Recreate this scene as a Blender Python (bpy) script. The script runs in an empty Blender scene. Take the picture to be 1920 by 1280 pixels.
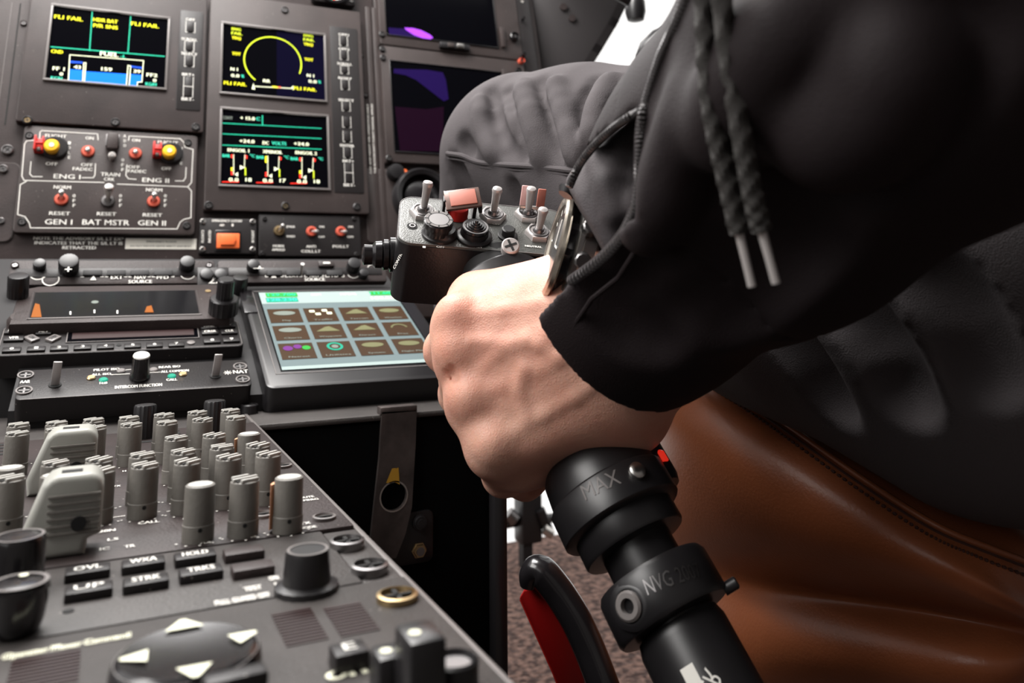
import bpy, bmesh, math, random
import numpy as np
from mathutils import Vector, Matrix, noise
random.seed(7)
# ------------------------------------------------------------------ camera, world, light
SC = bpy.context.scene
COL = SC.collection
F = 1539.0; PX, PY = 960.0, 257.0            # focal length and principal point in pixels of the 1920x1280 frame
CZ = 0.54                                     # eye height over the floor; the pedestal top is 88 mm under the eye
RW = Matrix(((0.90137781, -0.06482131, -0.42815446), (-0.43297004, -0.15184039, -0.88852768), (-0.00741562, 0.98627719, -0.16493125)))
CAM = Vector((0, 0, CZ))
cd = bpy.data.cameras.new('camera'); cam = bpy.data.objects.new('camera', cd); COL.objects.link(cam)
cam.matrix_world = Matrix.Translation(CAM) @ RW.to_4x4()
cd.sensor_width = 36; cd.lens = F / 1920 * 36; cd.shift_y = -(640 - PY) / 1920; cd.clip_start = .005
cd.dof.use_dof = True; cd.dof.focus_distance = .40; cd.dof.aperture_fstop = 13
SC.camera = cam
SC.view_settings.view_transform = 'Standard'; SC.view_settings.look = 'None'
SC.view_settings.gamma = 1; SC.view_settings.use_curve_mapping = False
SC.view_settings.exposure = 0.0
W = bpy.data.worlds.new('world'); SC.world = W; W.use_nodes = True
bg = W.node_tree.nodes['Background']; bg.inputs[0].default_value = (1, .98, .96, 1); bg.inputs[1].default_value = 1.25

def ray(px, py):
    return RW @ Vector(((px - PX) / F, -(py - PY) / F, -1))
def at(px, py, t):
    return CAM + ray(px, py) * t
def camdir(x, y, z):
    return (RW @ Vector((x, y, z))).normalized()

def area(name, loc, target, size, power, color=(1, 1, 1), sy=None):
    l = bpy.data.lights.new(name, 'AREA'); l.energy = power; l.size = size; l.color = color
    if sy: l.shape = 'RECTANGLE'; l.size_y = sy
    o = bpy.data.objects.new(name, l); COL.objects.link(o); o.location = loc
    o.rotation_euler = (Vector(target) - Vector(loc)).to_track_quat('-Z', 'Y').to_euler()
    return o
# daylight entering by the left window, the windscreen and the roof window
area('left_window_light', (-.75, .25, 1.35), (.15, .45, .5), .7, 15, (1, .97, .94))
area('windscreen_light', (.3, 1.75, 1.5), (.3, .5, .5), 1.2, 16, (1, .98, .97), .5)
area('roof_window_light', (-.05, .66, 1.42), (.17, .42, .5), .5, 20, (1, .97, .94))

# ------------------------------------------------------------------ materials
MATS = {}
def mat(name, col, rough=.5, metal=0, bump=0, bscale=400, emit=0, spec=.5, spots=None, coat=0, mott=0, mscale=40, sss=0, wave=None):
    if name in MATS: return MATS[name]
    m = bpy.data.materials.new(name); m.use_nodes = True; MATS[name] = m
    nt = m.node_tree; N = nt.nodes; L = nt.links; b = N['Principled BSDF']
    c = (*col, 1)
    b.inputs['Base Color'].default_value = c; b.inputs['Roughness'].default_value = rough; b.inputs['Metallic'].default_value = metal
    b.inputs['Specular IOR Level'].default_value = spec
    if coat: b.inputs['Coat Weight'].default_value = coat; b.inputs['Coat Roughness'].default_value = .08
    if emit:
        b.inputs['Emission Color'].default_value = c; b.inputs['Emission Strength'].default_value = emit
    if sss:
        b.inputs['Subsurface Weight'].default_value = sss; b.inputs['Subsurface Radius'].default_value = (.006, .002, .001); b.inputs['Subsurface Scale'].default_value = 1
    tc = None
    if bump or spots or mott:
        tc = N.new('ShaderNodeTexCoord')
    if bump:
        n = N.new('ShaderNodeTexNoise'); n.inputs['Scale'].default_value = bscale; n.inputs['Detail'].default_value = 3
        bp = N.new('ShaderNodeBump'); bp.inputs['Strength'].default_value = bump; bp.inputs['Distance'].default_value = .001
        L.new(tc.outputs['Object'], n.inputs['Vector']); L.new(n.outputs['Fac'], bp.inputs['Height']); L.new(bp.outputs['Normal'], b.inputs['Normal'])
    src = None
    if mott:                                  # uneven wear of the paint
        n = N.new('ShaderNodeTexNoise'); n.inputs['Scale'].default_value = mscale; n.inputs['Detail'].default_value = 4
        r = N.new('ShaderNodeValToRGB'); r.color_ramp.elements[0].position = .3; r.color_ramp.elements[1].position = .7
        r.color_ramp.elements[0].color = (*[x * (1 - mott) for x in col], 1); r.color_ramp.elements[1].color = (*[min(1, x * (1 + mott)) for x in col], 1)
        L.new(tc.outputs['Object'], n.inputs['Vector']); L.new(n.outputs['Fac'], r.inputs['Fac']); src = r.outputs['Color']
        L.new(src, b.inputs['Base Color'])
    if spots:                                 # dust specks and chips
        v = N.new('ShaderNodeTexVoronoi'); v.inputs['Scale'].default_value = spots
        lt = N.new('ShaderNodeMath'); lt.operation = 'LESS_THAN'; lt.inputs[1].default_value = .07
        mx = N.new('ShaderNodeMix'); mx.data_type = 'RGBA'
        L.new(tc.outputs['Object'], v.inputs['Vector']); L.new(v.outputs['Distance'], lt.inputs[0])
        n2 = N.new('ShaderNodeTexNoise'); n2.inputs['Scale'].default_value = spots * .31
        g2 = N.new('ShaderNodeMath'); g2.operation = 'GREATER_THAN'; g2.inputs[1].default_value = .56
        mu = N.new('ShaderNodeMath'); mu.operation = 'MULTIPLY'
        L.new(tc.outputs['Object'], n2.inputs['Vector']); L.new(n2.outputs['Fac'], g2.inputs[0]); L.new(lt.outputs[0], mu.inputs[0]); L.new(g2.outputs[0], mu.inputs[1])
        L.new(mu.outputs[0], mx.inputs['Factor'])
        if src: L.new(src, mx.inputs['A'])
        else: mx.inputs['A'].default_value = c
        mx.inputs['B'].default_value = (.25, .22, .2, 1); L.new(mx.outputs['Result'], b.inputs['Base Color'])
    return m
mat('panel', (.030, .0215, .0208), .5, spec=.33, bump=.25, bscale=900, spots=230, mott=.25, mscale=30)
mat('panel_grey', (.038, .0285, .0272), .48, spec=.36, bump=.25, bscale=900, spots=260, mott=.2, mscale=25)
mat('panel_black', (.014, .0118, .0122), .42, spec=.33, bump=.15, bscale=900, spots=300)
mat('pedestal_grey', (.045, .040, .038), .5, spec=.38, bump=.3, bscale=1100, mott=.22, mscale=35, spots=240)
mat('gap', (.004, .004, .004), .8)
mat('black_plastic', (.012, .011, .012), .35)
mat('black_gloss', (.010, .009, .010), .22, coat=.3)
mat('black_matte', (.010, .009, .010), .65)
mat('wall_black', (.0018, .0017, .0018), .8, spec=.04)
mat('rim', (.16, .145, .14), .35)
mat('white_ink', (.75, .73, .68), .6, emit=.0)
mat('cream_ink', (.8, .8, .62), .6)
mat('paper', (.72, .69, .62), .7)
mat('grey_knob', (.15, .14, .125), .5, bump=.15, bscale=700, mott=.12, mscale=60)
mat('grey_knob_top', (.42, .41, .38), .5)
mat('handle_grey', (.34, .34, .31), .38)
mat('steel', (.62, .6, .57), .28, 1)
mat('steel_dark', (.25, .24, .24), .35, 1)
mat('brass', (.45, .33, .18), .35, 1)
mat('toggle_bat', (.72, .69, .66), .3, .75)
mat('red_boot', (.55, .09, .05), .5)
mat('red', (.55, .02, .015), .4)
mat('red_shiny', (.30, .008, .008), .32, .2)
mat('red_pad', (.50, .17, .125), .5)
mat('orange', (.9, .17, .045), .4)
mat('yellow', (.95, .5, .02), .4)
mat('amber_side', (.75, .36, .2), .5)
mat('screen_black', (.002, .002, .003), .12, spec=.10)
mat('screen_blue', (.0035, .003, .012), .12, spec=.12)
for n, c, e in (('g_yellow', (.75, .72, .02), 1.0), ('g_green', (.02, .42, .25), 1.0), ('g_cyan', (.04, .5, .33), .9), ('g_white', (.75, .78, .55), 1.0),
                ('g_blue', (.004, .12, .8), 1.2), ('g_dblue', (.01, .06, .5), 1.0), ('g_red', (.75, .03, .02), 1.0), ('g_lime', (.55, .66, .03), 1.0),
                ('g_slate', (.11, .145, .15), .45), ('g_pale', (.25, .31, .30), .5), ('g_brown', (.035, .018, .008), .7), ('g_leaf', (.02, .22, .03), .9),
                ('g_teal', (.01, .2, .13), .9), ('g_violet', (.10, .02, .14), .6), ('g_orange', (.22, .06, .003), .4), ('g_olive', (.12, .12, .06), .6), ('g_grey', (.14, .16, .14), .6)):
    mat(n, c, .3, emit=e, spec=.2)
mat('purple_coat', (.10, .02, .35), .3, emit=.9)
mat('skin', (.62, .35, .24), .48, sss=.25, spec=.4)
mat('jacket', (.0132, .0090, .0100), .75, spec=.18, bump=.3, bscale=1600)
mat('trousers', (.078, .070, .073), .85, spec=.12, bump=.35, bscale=1500)
mat('cord', (.026, .023, .021), .8, bump=.5, bscale=1500)
mat('zip_tooth', (.075, .069, .070), .35, .3)
mat('leather', (.24, .072, .028), .40, spec=.45, bump=.18, bscale=600, mott=.12, mscale=22)
mat('leather_thread', (.045, .012, .006), .8)
mat('pillar', (.030, .026, .027), .6, bump=.2, bscale=800)
mat('worn_metal', (.085, .070, .066), .42, .55, bump=.15, bscale=300, mott=.35, mscale=60)
mat('stain', (.45, .24, .02), .6)
mat('shade_wall', (.10, .092, .088), .8)  # grey of the unseen walls added to block light
mat('bat_grey', (.50, .47, .46), .3, .35)

# ------------------------------------------------------------------ mesh builder
TXT = {}
def text_data(s):
    if s not in TXT:
        c = bpy.data.curves.new('t', 'FONT'); c.body = s; c.size = 1; c.resolution_u = 2
        o = bpy.data.objects.new('t', c); COL.objects.link(o)
        dg = bpy.context.evaluated_depsgraph_get(); dg.update()
        me = bpy.data.meshes.new_from_object(o.evaluated_get(dg))
        COL.objects.unlink(o); bpy.data.objects.remove(o); bpy.data.curves.remove(c)
        v = [p.co.copy() for p in me.vertices]; f = [list(p.vertices) for p in me.polygons]
        bpy.data.meshes.remove(me)
        xs = [p.x for p in v] or [0]; ys = [p.y for p in v] or [0]
        TXT[s] = (v, f, min(xs), max(xs), min(ys), max(ys))
    return TXT[s]

class B:
    """collects shapes, links them as ONE mesh"""
    def __init__(s, m='panel', M=None):
        s.v = []; s.f = []; s.mi = []; s.sm = []; s.mats = []; s.cur = m; s.M = M or Matrix()
    def _m(s, m):
        m = m or s.cur
        if m not in s.mats: s.mats.append(m)
        return s.mats.index(m)
    def add(s, vs, fs, m=None, T=None, smooth=False):
        k = len(s.v); i = s._m(m); T = T if T is not None else Matrix()
        s.v += [T @ Vector(p) for p in vs]
        for f in fs: s.f.append([k + q for q in f]); s.mi.append(i); s.sm.append(smooth)
    def addbm(s, bm, m=None, T=None, smooth=False):
        bm.verts.ensure_lookup_table(); bm.verts.index_update()
        s.add([v.co.copy() for v in bm.verts], [[v.index for v in f.verts] for f in bm.faces], m, T, smooth); bm.free()
    def box(s, x0, x1, y0, y1, z0, z1, m=None, bev=0, T=None, seg=2):
        bm = bmesh.new(); bmesh.ops.create_cube(bm, size=1)
        for v in bm.verts:
            v.co = Vector(((x0 + x1) / 2 + v.co.x * (x1 - x0), (y0 + y1) / 2 + v.co.y * (y1 - y0), (z0 + z1) / 2 + v.co.z * (z1 - z0)))
        if bev:
            bmesh.ops.bevel(bm, geom=bm.edges[:], offset=min(bev, abs(x1 - x0) * .45, abs(y1 - y0) * .45, abs(z1 - z0) * .45), segments=seg, affect='EDGES', profile=.5)
        s.addbm(bm, m, T)
    def prism(s, pts, z0, z1, m=None, bev=0, T=None, seg=2):
        bm = bmesh.new(); vs = [bm.verts.new((p[0], p[1], z0)) for p in pts]; f = bm.faces.new(vs)
        r = bmesh.ops.extrude_face_region(bm, geom=[f])
        for g in r['geom']:
            if isinstance(g, bmesh.types.BMVert): g.co.z = z1
        bmesh.ops.recalc_face_normals(bm, faces=bm.faces[:])
        if bev:
            es = [e for e in bm.edges if abs(e.verts[0].co.z - z1) < 1e-9 and abs(e.verts[1].co.z - z1) < 1e-9]
            bmesh.ops.bevel(bm, geom=es, offset=bev, segments=seg, affect='EDGES', profile=.5)
        s.addbm(bm, m, T)
    def lathe(s, prof, n=24, m=None, T=None, smooth=True, start=0, x=0, y=0, mod=None):
        vs = []; fs = []
        for j, (r, z) in enumerate(prof):
            for i in range(n):
                a = 2 * math.pi * (i + start) / n; rr = r * (mod(i, j) if mod else 1)
                vs.append((x + rr * math.cos(a), y + rr * math.sin(a), z))
        for j in range(len(prof) - 1):
            for i in range(n):
                a = j * n + i; b_ = j * n + (i + 1) % n
                fs.append([a, b_, b_ + n, a + n])
        s.add(vs, fs, m, T, smooth)
        s.add([vs[i] for i in range(n)][::-1], [list(range(n))], m, T)
        s.add(vs[-n:], [list(range(n))], m, T)
    def cyl(s, x, y, z0, z1, r, m=None, n=24, bev=0, T=None, r2=None):
        r2 = r if r2 is None else r2
        p = [(r, z0), (r2, z1 - bev)] + ([(r2 - bev * .3, z1 - bev * .3), (r2 - bev, z1)] if bev else [(r2, z1)] if False else [])
        if not bev: p = [(r, z0), (r2, z1)]
        s.lathe(p, n, m, T, True, x=x, y=y)
    def poly(s, pts, z, m=None, T=None):
        s.add([(p[0], p[1], z) for p in pts], [list(range(len(pts)))], m, T)
    def rect(s, x0, y0, x1, y1, z, m=None, T=None):
        s.poly([(x0, y0), (x1, y0), (x1, y1), (x0, y1)], z, m, T)
    def line(s, pts, w, z, m=None, closed=False, T=None):
        n = len(pts); ps = [Vector((p[0], p[1])) for p in pts]
        for i in range(n if closed else n - 1):
            a, b_ = ps[i], ps[(i + 1) % n]; d = b_ - a
            if d.length < 1e-9: continue
            d.normalize(); q = Vector((-d.y, d.x)) * w / 2; e = d * w / 2
            s.poly([a - q - e, b_ - q + e, b_ + q + e, a + q - e], z, m, T)
    def ring(s, x, y, r0, r1, z, m=None, n=32, a0=0, a1=360, T=None):
        k = n if a1 - a0 < 360 else n
        for i in range(k):
            t0 = math.radians(a0 + (a1 - a0) * i / k); t1 = math.radians(a0 + (a1 - a0) * (i + 1) / k)
            s.poly([(x + r0 * math.cos(t0), y + r0 * math.sin(t0)), (x + r1 * math.cos(t0), y + r1 * math.sin(t0)), (x + r1 * math.cos(t1), y + r1 * math.sin(t1)), (x + r0 * math.cos(t1), y + r0 * math.sin(t1))], z, m, T)
    def disc(s, x, y, r, z, m=None, n=20, T=None):
        s.poly([(x + r * math.cos(2 * math.pi * i / n), y + r * math.sin(2 * math.pi * i / n)) for i in range(n)], z, m, T)
    def tube(s, pts, r, m=None, n=12, T=None, cap=True, mod=None):
        ps = [Vector(p) for p in pts]; k = len(ps); rs = r if isinstance(r, (list, tuple)) else [r] * k
        vs = []; fs = []; up = None
        for j in range(k):
            d = (ps[min(j + 1, k - 1)] - ps[max(j - 1, 0)]).normalized()
            if up is None: up = d.orthogonal().normalized()
            up = (up - d * up.dot(d)).normalized(); sd = d.cross(up)
            for i in range(n):
                a = 2 * math.pi * i / n; q = rs[j] * (mod(i, j) if mod else 1)
                vs.append(ps[j] + up * math.cos(a) * q + sd * math.sin(a) * q)
        for j in range(k - 1):
            for i in range(n):
                a = j * n + i; b_ = j * n + (i + 1) % n; fs.append([a, b_, b_ + n, a + n])
        s.add(vs, fs, m, T, True)
        if cap: s.add(vs[:n][::-1], [list(range(n))], m, T); s.add(vs[-n:], [list(range(n))], m, T)
    def text(s, t, x, y, h, z, m=None, w=None, rot=0, T=None, bold=0):
        """text centred on x, y with cap height h and width w"""
        v, f, a, b_, c, d = text_data(t)
        if not f: return
        sy = h / max(.3, min(.73, d - c) if d - c > .1 else .7); sx = sy if w is None else w / max(1e-6, b_ - a)
        cx, cy = (a + b_) / 2, (c + d) / 2; R = Matrix.Rotation(rot, 4, 'Z'); cr, sr = math.cos(rot), math.sin(rot)
        for dx in ([-bold / 2, bold / 2] if bold else [0]):
            pts = []
            for p in v:
                qx = (p.x - cx) * sx + dx; qy = (p.y - cy) * sy
                pts.append((x + qx * cr - qy * sr, y + qx * sr + qy * cr, z + (1e-5 if dx > 0 else 0)))
            s.add(pts, f, m, T)
    def build(s, name, parent=None, mw=None, **tags):
        me = bpy.data.meshes.new(name); me.from_pydata([tuple(p) for p in s.v], [], s.f)
        for q in s.mats: me.materials.append(MATS[q])
        me.polygons.foreach_set('material_index', s.mi); me.polygons.foreach_set('use_smooth', s.sm)
        me.validate(); me.update()
        bm = bmesh.new(); bm.from_mesh(me); bmesh.ops.remove_doubles(bm, verts=bm.verts[:], dist=1e-6)
        bm.to_mesh(me); bm.free(); me.set_sharp_from_angle(angle=math.radians(38))
        o = bpy.data.objects.new(name, me); COL.objects.link(o)
        if parent: o.parent = parent
        if mw is not None: o.matrix_world = mw
        for k, v in tags.items(): o[k] = v
        return o

def tag(o, label=None, cat=None, group=None, kind=None):
    if label: o['label'] = label
    if cat: o['category'] = cat
    if group: o['group'] = group
    if kind: o['kind'] = kind
    return o
def empty(name, M, label, cat, group=None):
    o = bpy.data.objects.new(name, None); COL.objects.link(o); o.matrix_world = M; o.empty_display_size = .01
    return tag(o, label, cat, group)

class Frame:
    """a flat mounting surface of the cockpit: u right, v up the surface, n out of it"""
    def __init__(s, o, v, u=(1, 0, 0)):
        s.o = Vector(o); s.u = Vector(u).normalized(); s.v = Vector(v).normalized(); s.n = s.u.cross(s.v)
        s.M = Matrix(((s.u.x, s.v.x, s.n.x, s.o.x), (s.u.y, s.v.y, s.n.y, s.o.y), (s.u.z, s.v.z, s.n.z, s.o.z), (0, 0, 0, 1)))
    def p(s, px, py, h=0):
        d = ray(px, py); o = s.o + s.n * h
        t = (o - CAM).dot(s.n) / d.dot(s.n); q = CAM + d * t - s.o
        return (q.dot(s.u), q.dot(s.v))
    def rect(s, l, t, r, b, h=0):
        """u0, v0, u1, v1 from four edge midpoints given in pixels"""
        return s.p(*l, h)[0], s.p(*b, h)[1], s.p(*r, h)[0], s.p(*t, h)[1]

class Unit:
    """one instrument unit: an Empty at its base that parents its parts; parts are built in the frame's u, v, height"""
    def __init__(s, name, fr, label, cat, c, group=None, h0=0):
        s.fr = fr; s.c = c; s.h0 = h0; s.cur = {}
        s.root = empty(name, fr.M @ Matrix.Translation((c[0], c[1], h0)), label, cat, group)
    def new(s, m='panel'):
        return B(m, None)
    def put(s, b, name, parent=None, **tags):
        off = Vector((s.c[0], s.c[1], s.h0)); b.v = [p - off for p in b.v]
        return b.build(name, parent or s.root, **tags)

def screw(u, x, y, z, r=.0028, m='black_plastic', head='steel_dark'):
    b = B(m); b.lathe([(r, z), (r, z + r * .45), (r * .8, z + r * .6), (r * .75, z + r * .35)], 20, m, x=x, y=y)
    b.cyl(x, y, z, z + r * .4, r * .6, head, 16)
    a = random.random() * 3
    for k in range(2):
        T = Matrix.Translation((x, y, 0)) @ Matrix.Rotation(a + k * math.pi / 2, 4, 'Z')
        b.box(-r * .5, r * .5, -r * .1, r * .1, z + r * .3, z + r * .42, 'gap', T=T)
    u.put(b, 'screw')

def toggle(u, x, y, z, r=.004, hb=.010, lean=(0, .35), boot='black_plastic', batm='toggle_bat', bat=.0016, tip=None):
    b = B(boot)
    b.lathe([(r, z), (r, z + r * .2), (r * .88, z + r * .45), (r * .55, z + r * .5), (r * .5, z + r * .15)], 20, boot, x=x, y=y)
    base = u.put(b, 'switch_collar')
    b = B(batm); d = Vector((lean[0], lean[1], 1)).normalized(); p0 = Vector((x, y, z))
    b.tube([p0, p0 + d * hb * .5, p0 + d * hb * .85, p0 + d * hb * .97, p0 + d * hb * 1.03], [bat * .7, bat * .95, (tip or bat * 1.15), (tip or bat * 1.15) * .8, bat * .3], batm, 14)
    u.put(b, 'switch_lever')

def rrect(x0, y0, x1, y1, r, n=5):
    out = []
    for cx, cy, a in ((x1 - r, y1 - r, 0), (x0 + r, y1 - r, 90), (x0 + r, y0 + r, 180), (x1 - r, y0 + r, 270)):
        for i in range(n + 1):
            t = math.radians(a + 90 * i / n); out.append((cx + r * math.cos(t), cy + r * math.sin(t)))
    return out
# ------------------------------------------------------------------ mounting surfaces
UP = Vector((0, .22945, .97332))
PAN = Frame((0, .866, CZ + .03), UP)                       # main instrument panel
SA = math.atan(.435)
SLO = Frame((0, .58, CZ - .072), (0, math.cos(SA), math.sin(SA)))   # sloped centre section
PED = Frame((0, 0, CZ - .088), (0, 1, 0))                  # flat pedestal top

# ------------------------------------------------------------------ the panel board and the setting
def structure(o, name=None):
    o['kind'] = 'structure'; return o
fl = B('black_matte')
def carpet():
    m = bpy.data.materials.new('carpet'); m.use_nodes = True; MATS['carpet'] = m; nt = m.node_tree; N = nt.nodes; L = nt.links; b = N['Principled BSDF']
    tc = N.new('ShaderNodeTexCoord'); v = N.new('ShaderNodeTexVoronoi'); v.inputs['Scale'].default_value = 110; n = N.new('ShaderNodeTexNoise'); n.inputs['Scale'].default_value = 78; n.inputs['Detail'].default_value = 4
    r = N.new('ShaderNodeValToRGB'); r.color_ramp.elements[0].color = (.035, .016, .012, 1); r.color_ramp.elements[1].color = (.17, .098, .076, 1); r.color_ramp.elements[0].position = .42; r.color_ramp.elements[1].position = .60
    bp = N.new('ShaderNodeBump'); bp.inputs['Strength'].default_value = .9; bp.inputs['Distance'].default_value = .004
    L.new(tc.outputs['Object'], v.inputs['Vector']); L.new(tc.outputs['Object'], n.inputs['Vector']); L.new(n.outputs['Fac'], r.inputs['Fac']); L.new(r.outputs['Color'], b.inputs['Base Color'])
    mm = N.new('ShaderNodeMath'); mm.operation = 'SUBTRACT'; L.new(n.outputs['Fac'], mm.inputs[0]); L.new(v.outputs['Distance'], mm.inputs[1]); L.new(mm.outputs[0], bp.inputs['Height']); L.new(bp.outputs['Normal'], b.inputs['Normal'])
    b.inputs['Roughness'].default_value = .95
carpet()
fl.box(-.9, 1.5, -.7, 1.62, -.02, 0, 'carpet'); structure(fl.build('floor'))
w = B('shade_wall'); w.box(-.9, 1.5, -.72, -.70, 0, 1.5); structure(w.build('shade_wall_back'))  # unseen wall added to block light from behind
w = B('shade_wall'); w.box(1.5, 1.52, -.7, 1.62, 0, .62); w.box(1.5, 1.52, -.7, .1, .62, 1.5); structure(w.build('shade_wall_right'))  # unseen wall added to block light from the right
w = B('shade_wall'); w.box(-.92, -.9, -.7, 1.62, 0, .7); structure(w.build('shade_wall_left'))  # unseen wall added to darken the cabin on the left
w = B('pillar'); w.box(-.92, 1.52, -.72, .35, 1.5, 1.53); structure(w.build('shade_ceiling'))  # unseen roof added to block light from above and behind

# board behind the units
u0, v0 = PAN.p(-60, 640); u1, v1 = PAN.p(700, -80)
board_u1 = PAN.p(1010, 60)[0]
ub = Unit('instrument_panel', PAN, 'dark painted instrument panel board that carries the displays and switch panels', 'instrument panel', (0, 0), h0=-.012)
b = ub.new('panel'); b.box(-.50, PAN.p(716, 300)[0], -.075, .37, -.012, -.004, bev=.001)
b.box(PAN.p(716, 300)[0] + .0012, board_u1, -.075, .37, -.012, -.005, bev=.001); ub.put(b, 'board')
b = ub.new('black_matte'); b.box(-.499, board_u1 - .002, -.074, .368, -.0175, -.0125); ub.put(b, 'backing')
# left-hand inset plate with a worn rim
xa = PAN.p(-60, 400)[0]; xb = PAN.p(27, 400)[0]; ya = PAN.p(10, 452)[1]; yb = PAN.p(14, 303)[1]
b = ub.new('rim'); b.prism(rrect(xa, ya, xb, yb, .006), -.004, -.0026); b.prism(rrect(xa, ya + .0006, xb - .0006, yb - .0006, .0055), -.0026, -.0018, 'panel'); ub.put(b, 'side_plate')
b = ub.new('panel'); xl = PAN.p(30, 10)[0]; xs = PAN.p(36, 60)[0]
b.box(xs - .003, xs - .0018, PAN.p(0, 230)[1], .25, -.004, -.0037, 'gap'); b.box(xs - .010, xs - .0095, PAN.p(0, 230)[1], .25, -.004, -.0037, 'rim'); ub.put(b, 'seam')
for (px, py, rr) in ((14, 281, .005), (6, 318, .004), (44, 43, .003), (2, 415, .003)):
    x, y = PAN.p(px, py, -.003); screw(ub, x, y, -.004 if px != 6 and px != 2 else -.0018, rr, 'steel_dark' if px != 44 else 'panel')
for (px, py) in ((678, 103), (686, 178), (703, 345), (735, 436), (722, 297), (697, 423), (735, 427)):
    x, y = PAN.p(px, py, -.003); screw(ub, x, y, -.004, .0028, 'panel', 'steel_dark')
# raised vertical strips right of the centre display
for a, c_ in ((692, 702), (705, 714)):
    xa = PAN.p(a, 150)[0]; xb = PAN.p(c_, 150)[0]
    b = ub.new('panel_grey'); b.box(xa, xb, -.07, .30, -.004, -.002, bev=.0006); ub.put(b, 'strip')
# small placards of vertical lettering
for px, s, c_ in ((689, 'DAY AND NIGHT VFR OPERATION ONLY', 195), (697, 'THE ROTORCRAFT FLIGHT MANUAL APPLIES', 195)):
    x, yt = PAN.p(px, 195, -.002); yb = PAN.p(px + 4, 325, -.002)[1]
    b = ub.new('white_ink'); b.text(s, x, (yt + yb) / 2, .0021, -.0018, w=yt - yb, rot=math.pi / 2, bold=.0002); ub.put(b, 'placard_lettering')
xq = PAN.p(685, 405, -.002)
# access cover under the right display
l, bt, r, t = PAN.rect((688, 440), (730, 318), (835, 400), (720, 456), -.004)
b = ub.new('panel_grey'); b.prism(rrect(l, bt, r, t, .005), -.004, -.0022, bev=.0006); ub.put(b, 'access_cover')
# note printed on the board
b = ub.new('white_ink')
for s, xa, xb, y in (('NOTE THE ADVISORY S/L LT EX*', 63, 232, 446), ('INDICATES THAT THE S/L LT IS', 65, 230, 455), ('RETRACTED', 117, 180, 464)):
    p0 = PAN.p(xa, y, -.004); p1 = PAN.p(xb, y, -.004); b.text(s, (p0[0] + p1[0]) / 2, p0[1], .0030, -.0036, w=p1[0] - p0[0], bold=.0003)
ub.put(b, 'note_lettering')

def screen_px(u, z):
    """draws on a screen with pixel positions of the photograph taken on the screen's own plane"""
    class S: pass
    s = S(); s.b = u.new('screen_black'); s.z = z; fr = u.fr
    s.P = lambda x, y: fr.p(x, y, z)
    def line(pts, w, m, closed=False): s.b.line([s.P(*q) for q in pts], w, z + .0004, m, closed)
    def poly(pts, m, dz=.0003): s.b.poly([s.P(*q) for q in pts], z + dz, m)
    def text(t, x, y, h, m, w, bold=.0003, rot=0):
        q = s.P(x, y); a = s.P(x - w / 2, y); c = s.P(x + w / 2, y); s.b.text(t, q[0], q[1], h, z + .0004, m, c[0] - a[0], rot, bold=bold)
    s.line = line; s.poly = poly; s.text = text; return s

def bezel(u, x0, y0, x1, y1, z, d=.003, w=.0022, m='rim'):
    """frame round a recessed glass: the inner rim catches the light"""
    b = u.new(m)
    for (a, c, e, f) in ((x0 - w, x1 + w, y1, y1 + w), (x0 - w, x1 + w, y0 - w, y0), (x0 - w, x0, y0, y1), (x1, x1 + w, y0, y1)):
        b.box(a, c, e, f, z - d, z + .0006, m, bev=.0005)
    u.put(b, 'bezel')

def bracket_keys(u, px, rows, z, w=.0092, line=.00055):
    """rows: (y_top, y_bottom, kind) of the white bracket marks with key between"""
    for (ya, yb, kind, px_) in rows:
        x = u.fr.p(px_, (ya + yb) / 2, z)[0]; a = u.fr.p(px_, ya, z)[1]; c = u.fr.p(px_, yb, z)[1]
        k = u.new('black_plastic'); k.box(x - w * .36, x + w * .36, c + .0006, a - .0006, z, z + .0011, 'panel_black', bev=.0005)
        L = w / 2; t = .0022
        m = 'white_ink'
        if kind == 'H':
            k.line([(x - L, a), (x - L, c)], line, z + .0002, m); k.line([(x + L, a), (x + L, c)], line, z + .0002, m); k.line([(x - L, (a + c) / 2), (x + L, (a + c) / 2)], line, z + .0013, m)
        elif kind == 'O':
            k.line([(x - L + t, a), (x - L, a), (x - L, c), (x - L + t, c)], line, z + .0002, m); k.line([(x + L - t, a), (x + L, a), (x + L, c), (x + L - t, c)], line, z + .0002, m)
            k.line([(x - L, a), (x + L, a)], line, z + .0002, m)
        elif kind == 'U':
            k.line([(x - L, a), (x - L, c), (x - L + t, c)], line, z + .0002, m); k.line([(x + L, a), (x + L, c), (x + L - t, c)], line, z + .0002, m)
        u.put(k, 'key')

def lettering(u, items, z, m='white_ink', name='lettering', bold=.00025):
    b = u.new(m)
    for (s, x, y, h, w) in items:
        q = u.fr.p(x, y, z); a = u.fr.p(x - w / 2, y, z); c = u.fr.p(x + w / 2, y, z)
        b.text(s, q[0], q[1], h, z + .0003, m, c[0] - a[0], bold=bold)
    u.put(b, name)

def facebox(u, l, bt, r, t, z0, z1, m='panel', rad=.0025, name='faceplate', bev=.0008, hole=None):
    b = u.new(m); b.prism(rrect(l, bt, r, t, rad), z0, z1, m, bev=bev); u.put(b, name)

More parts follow.
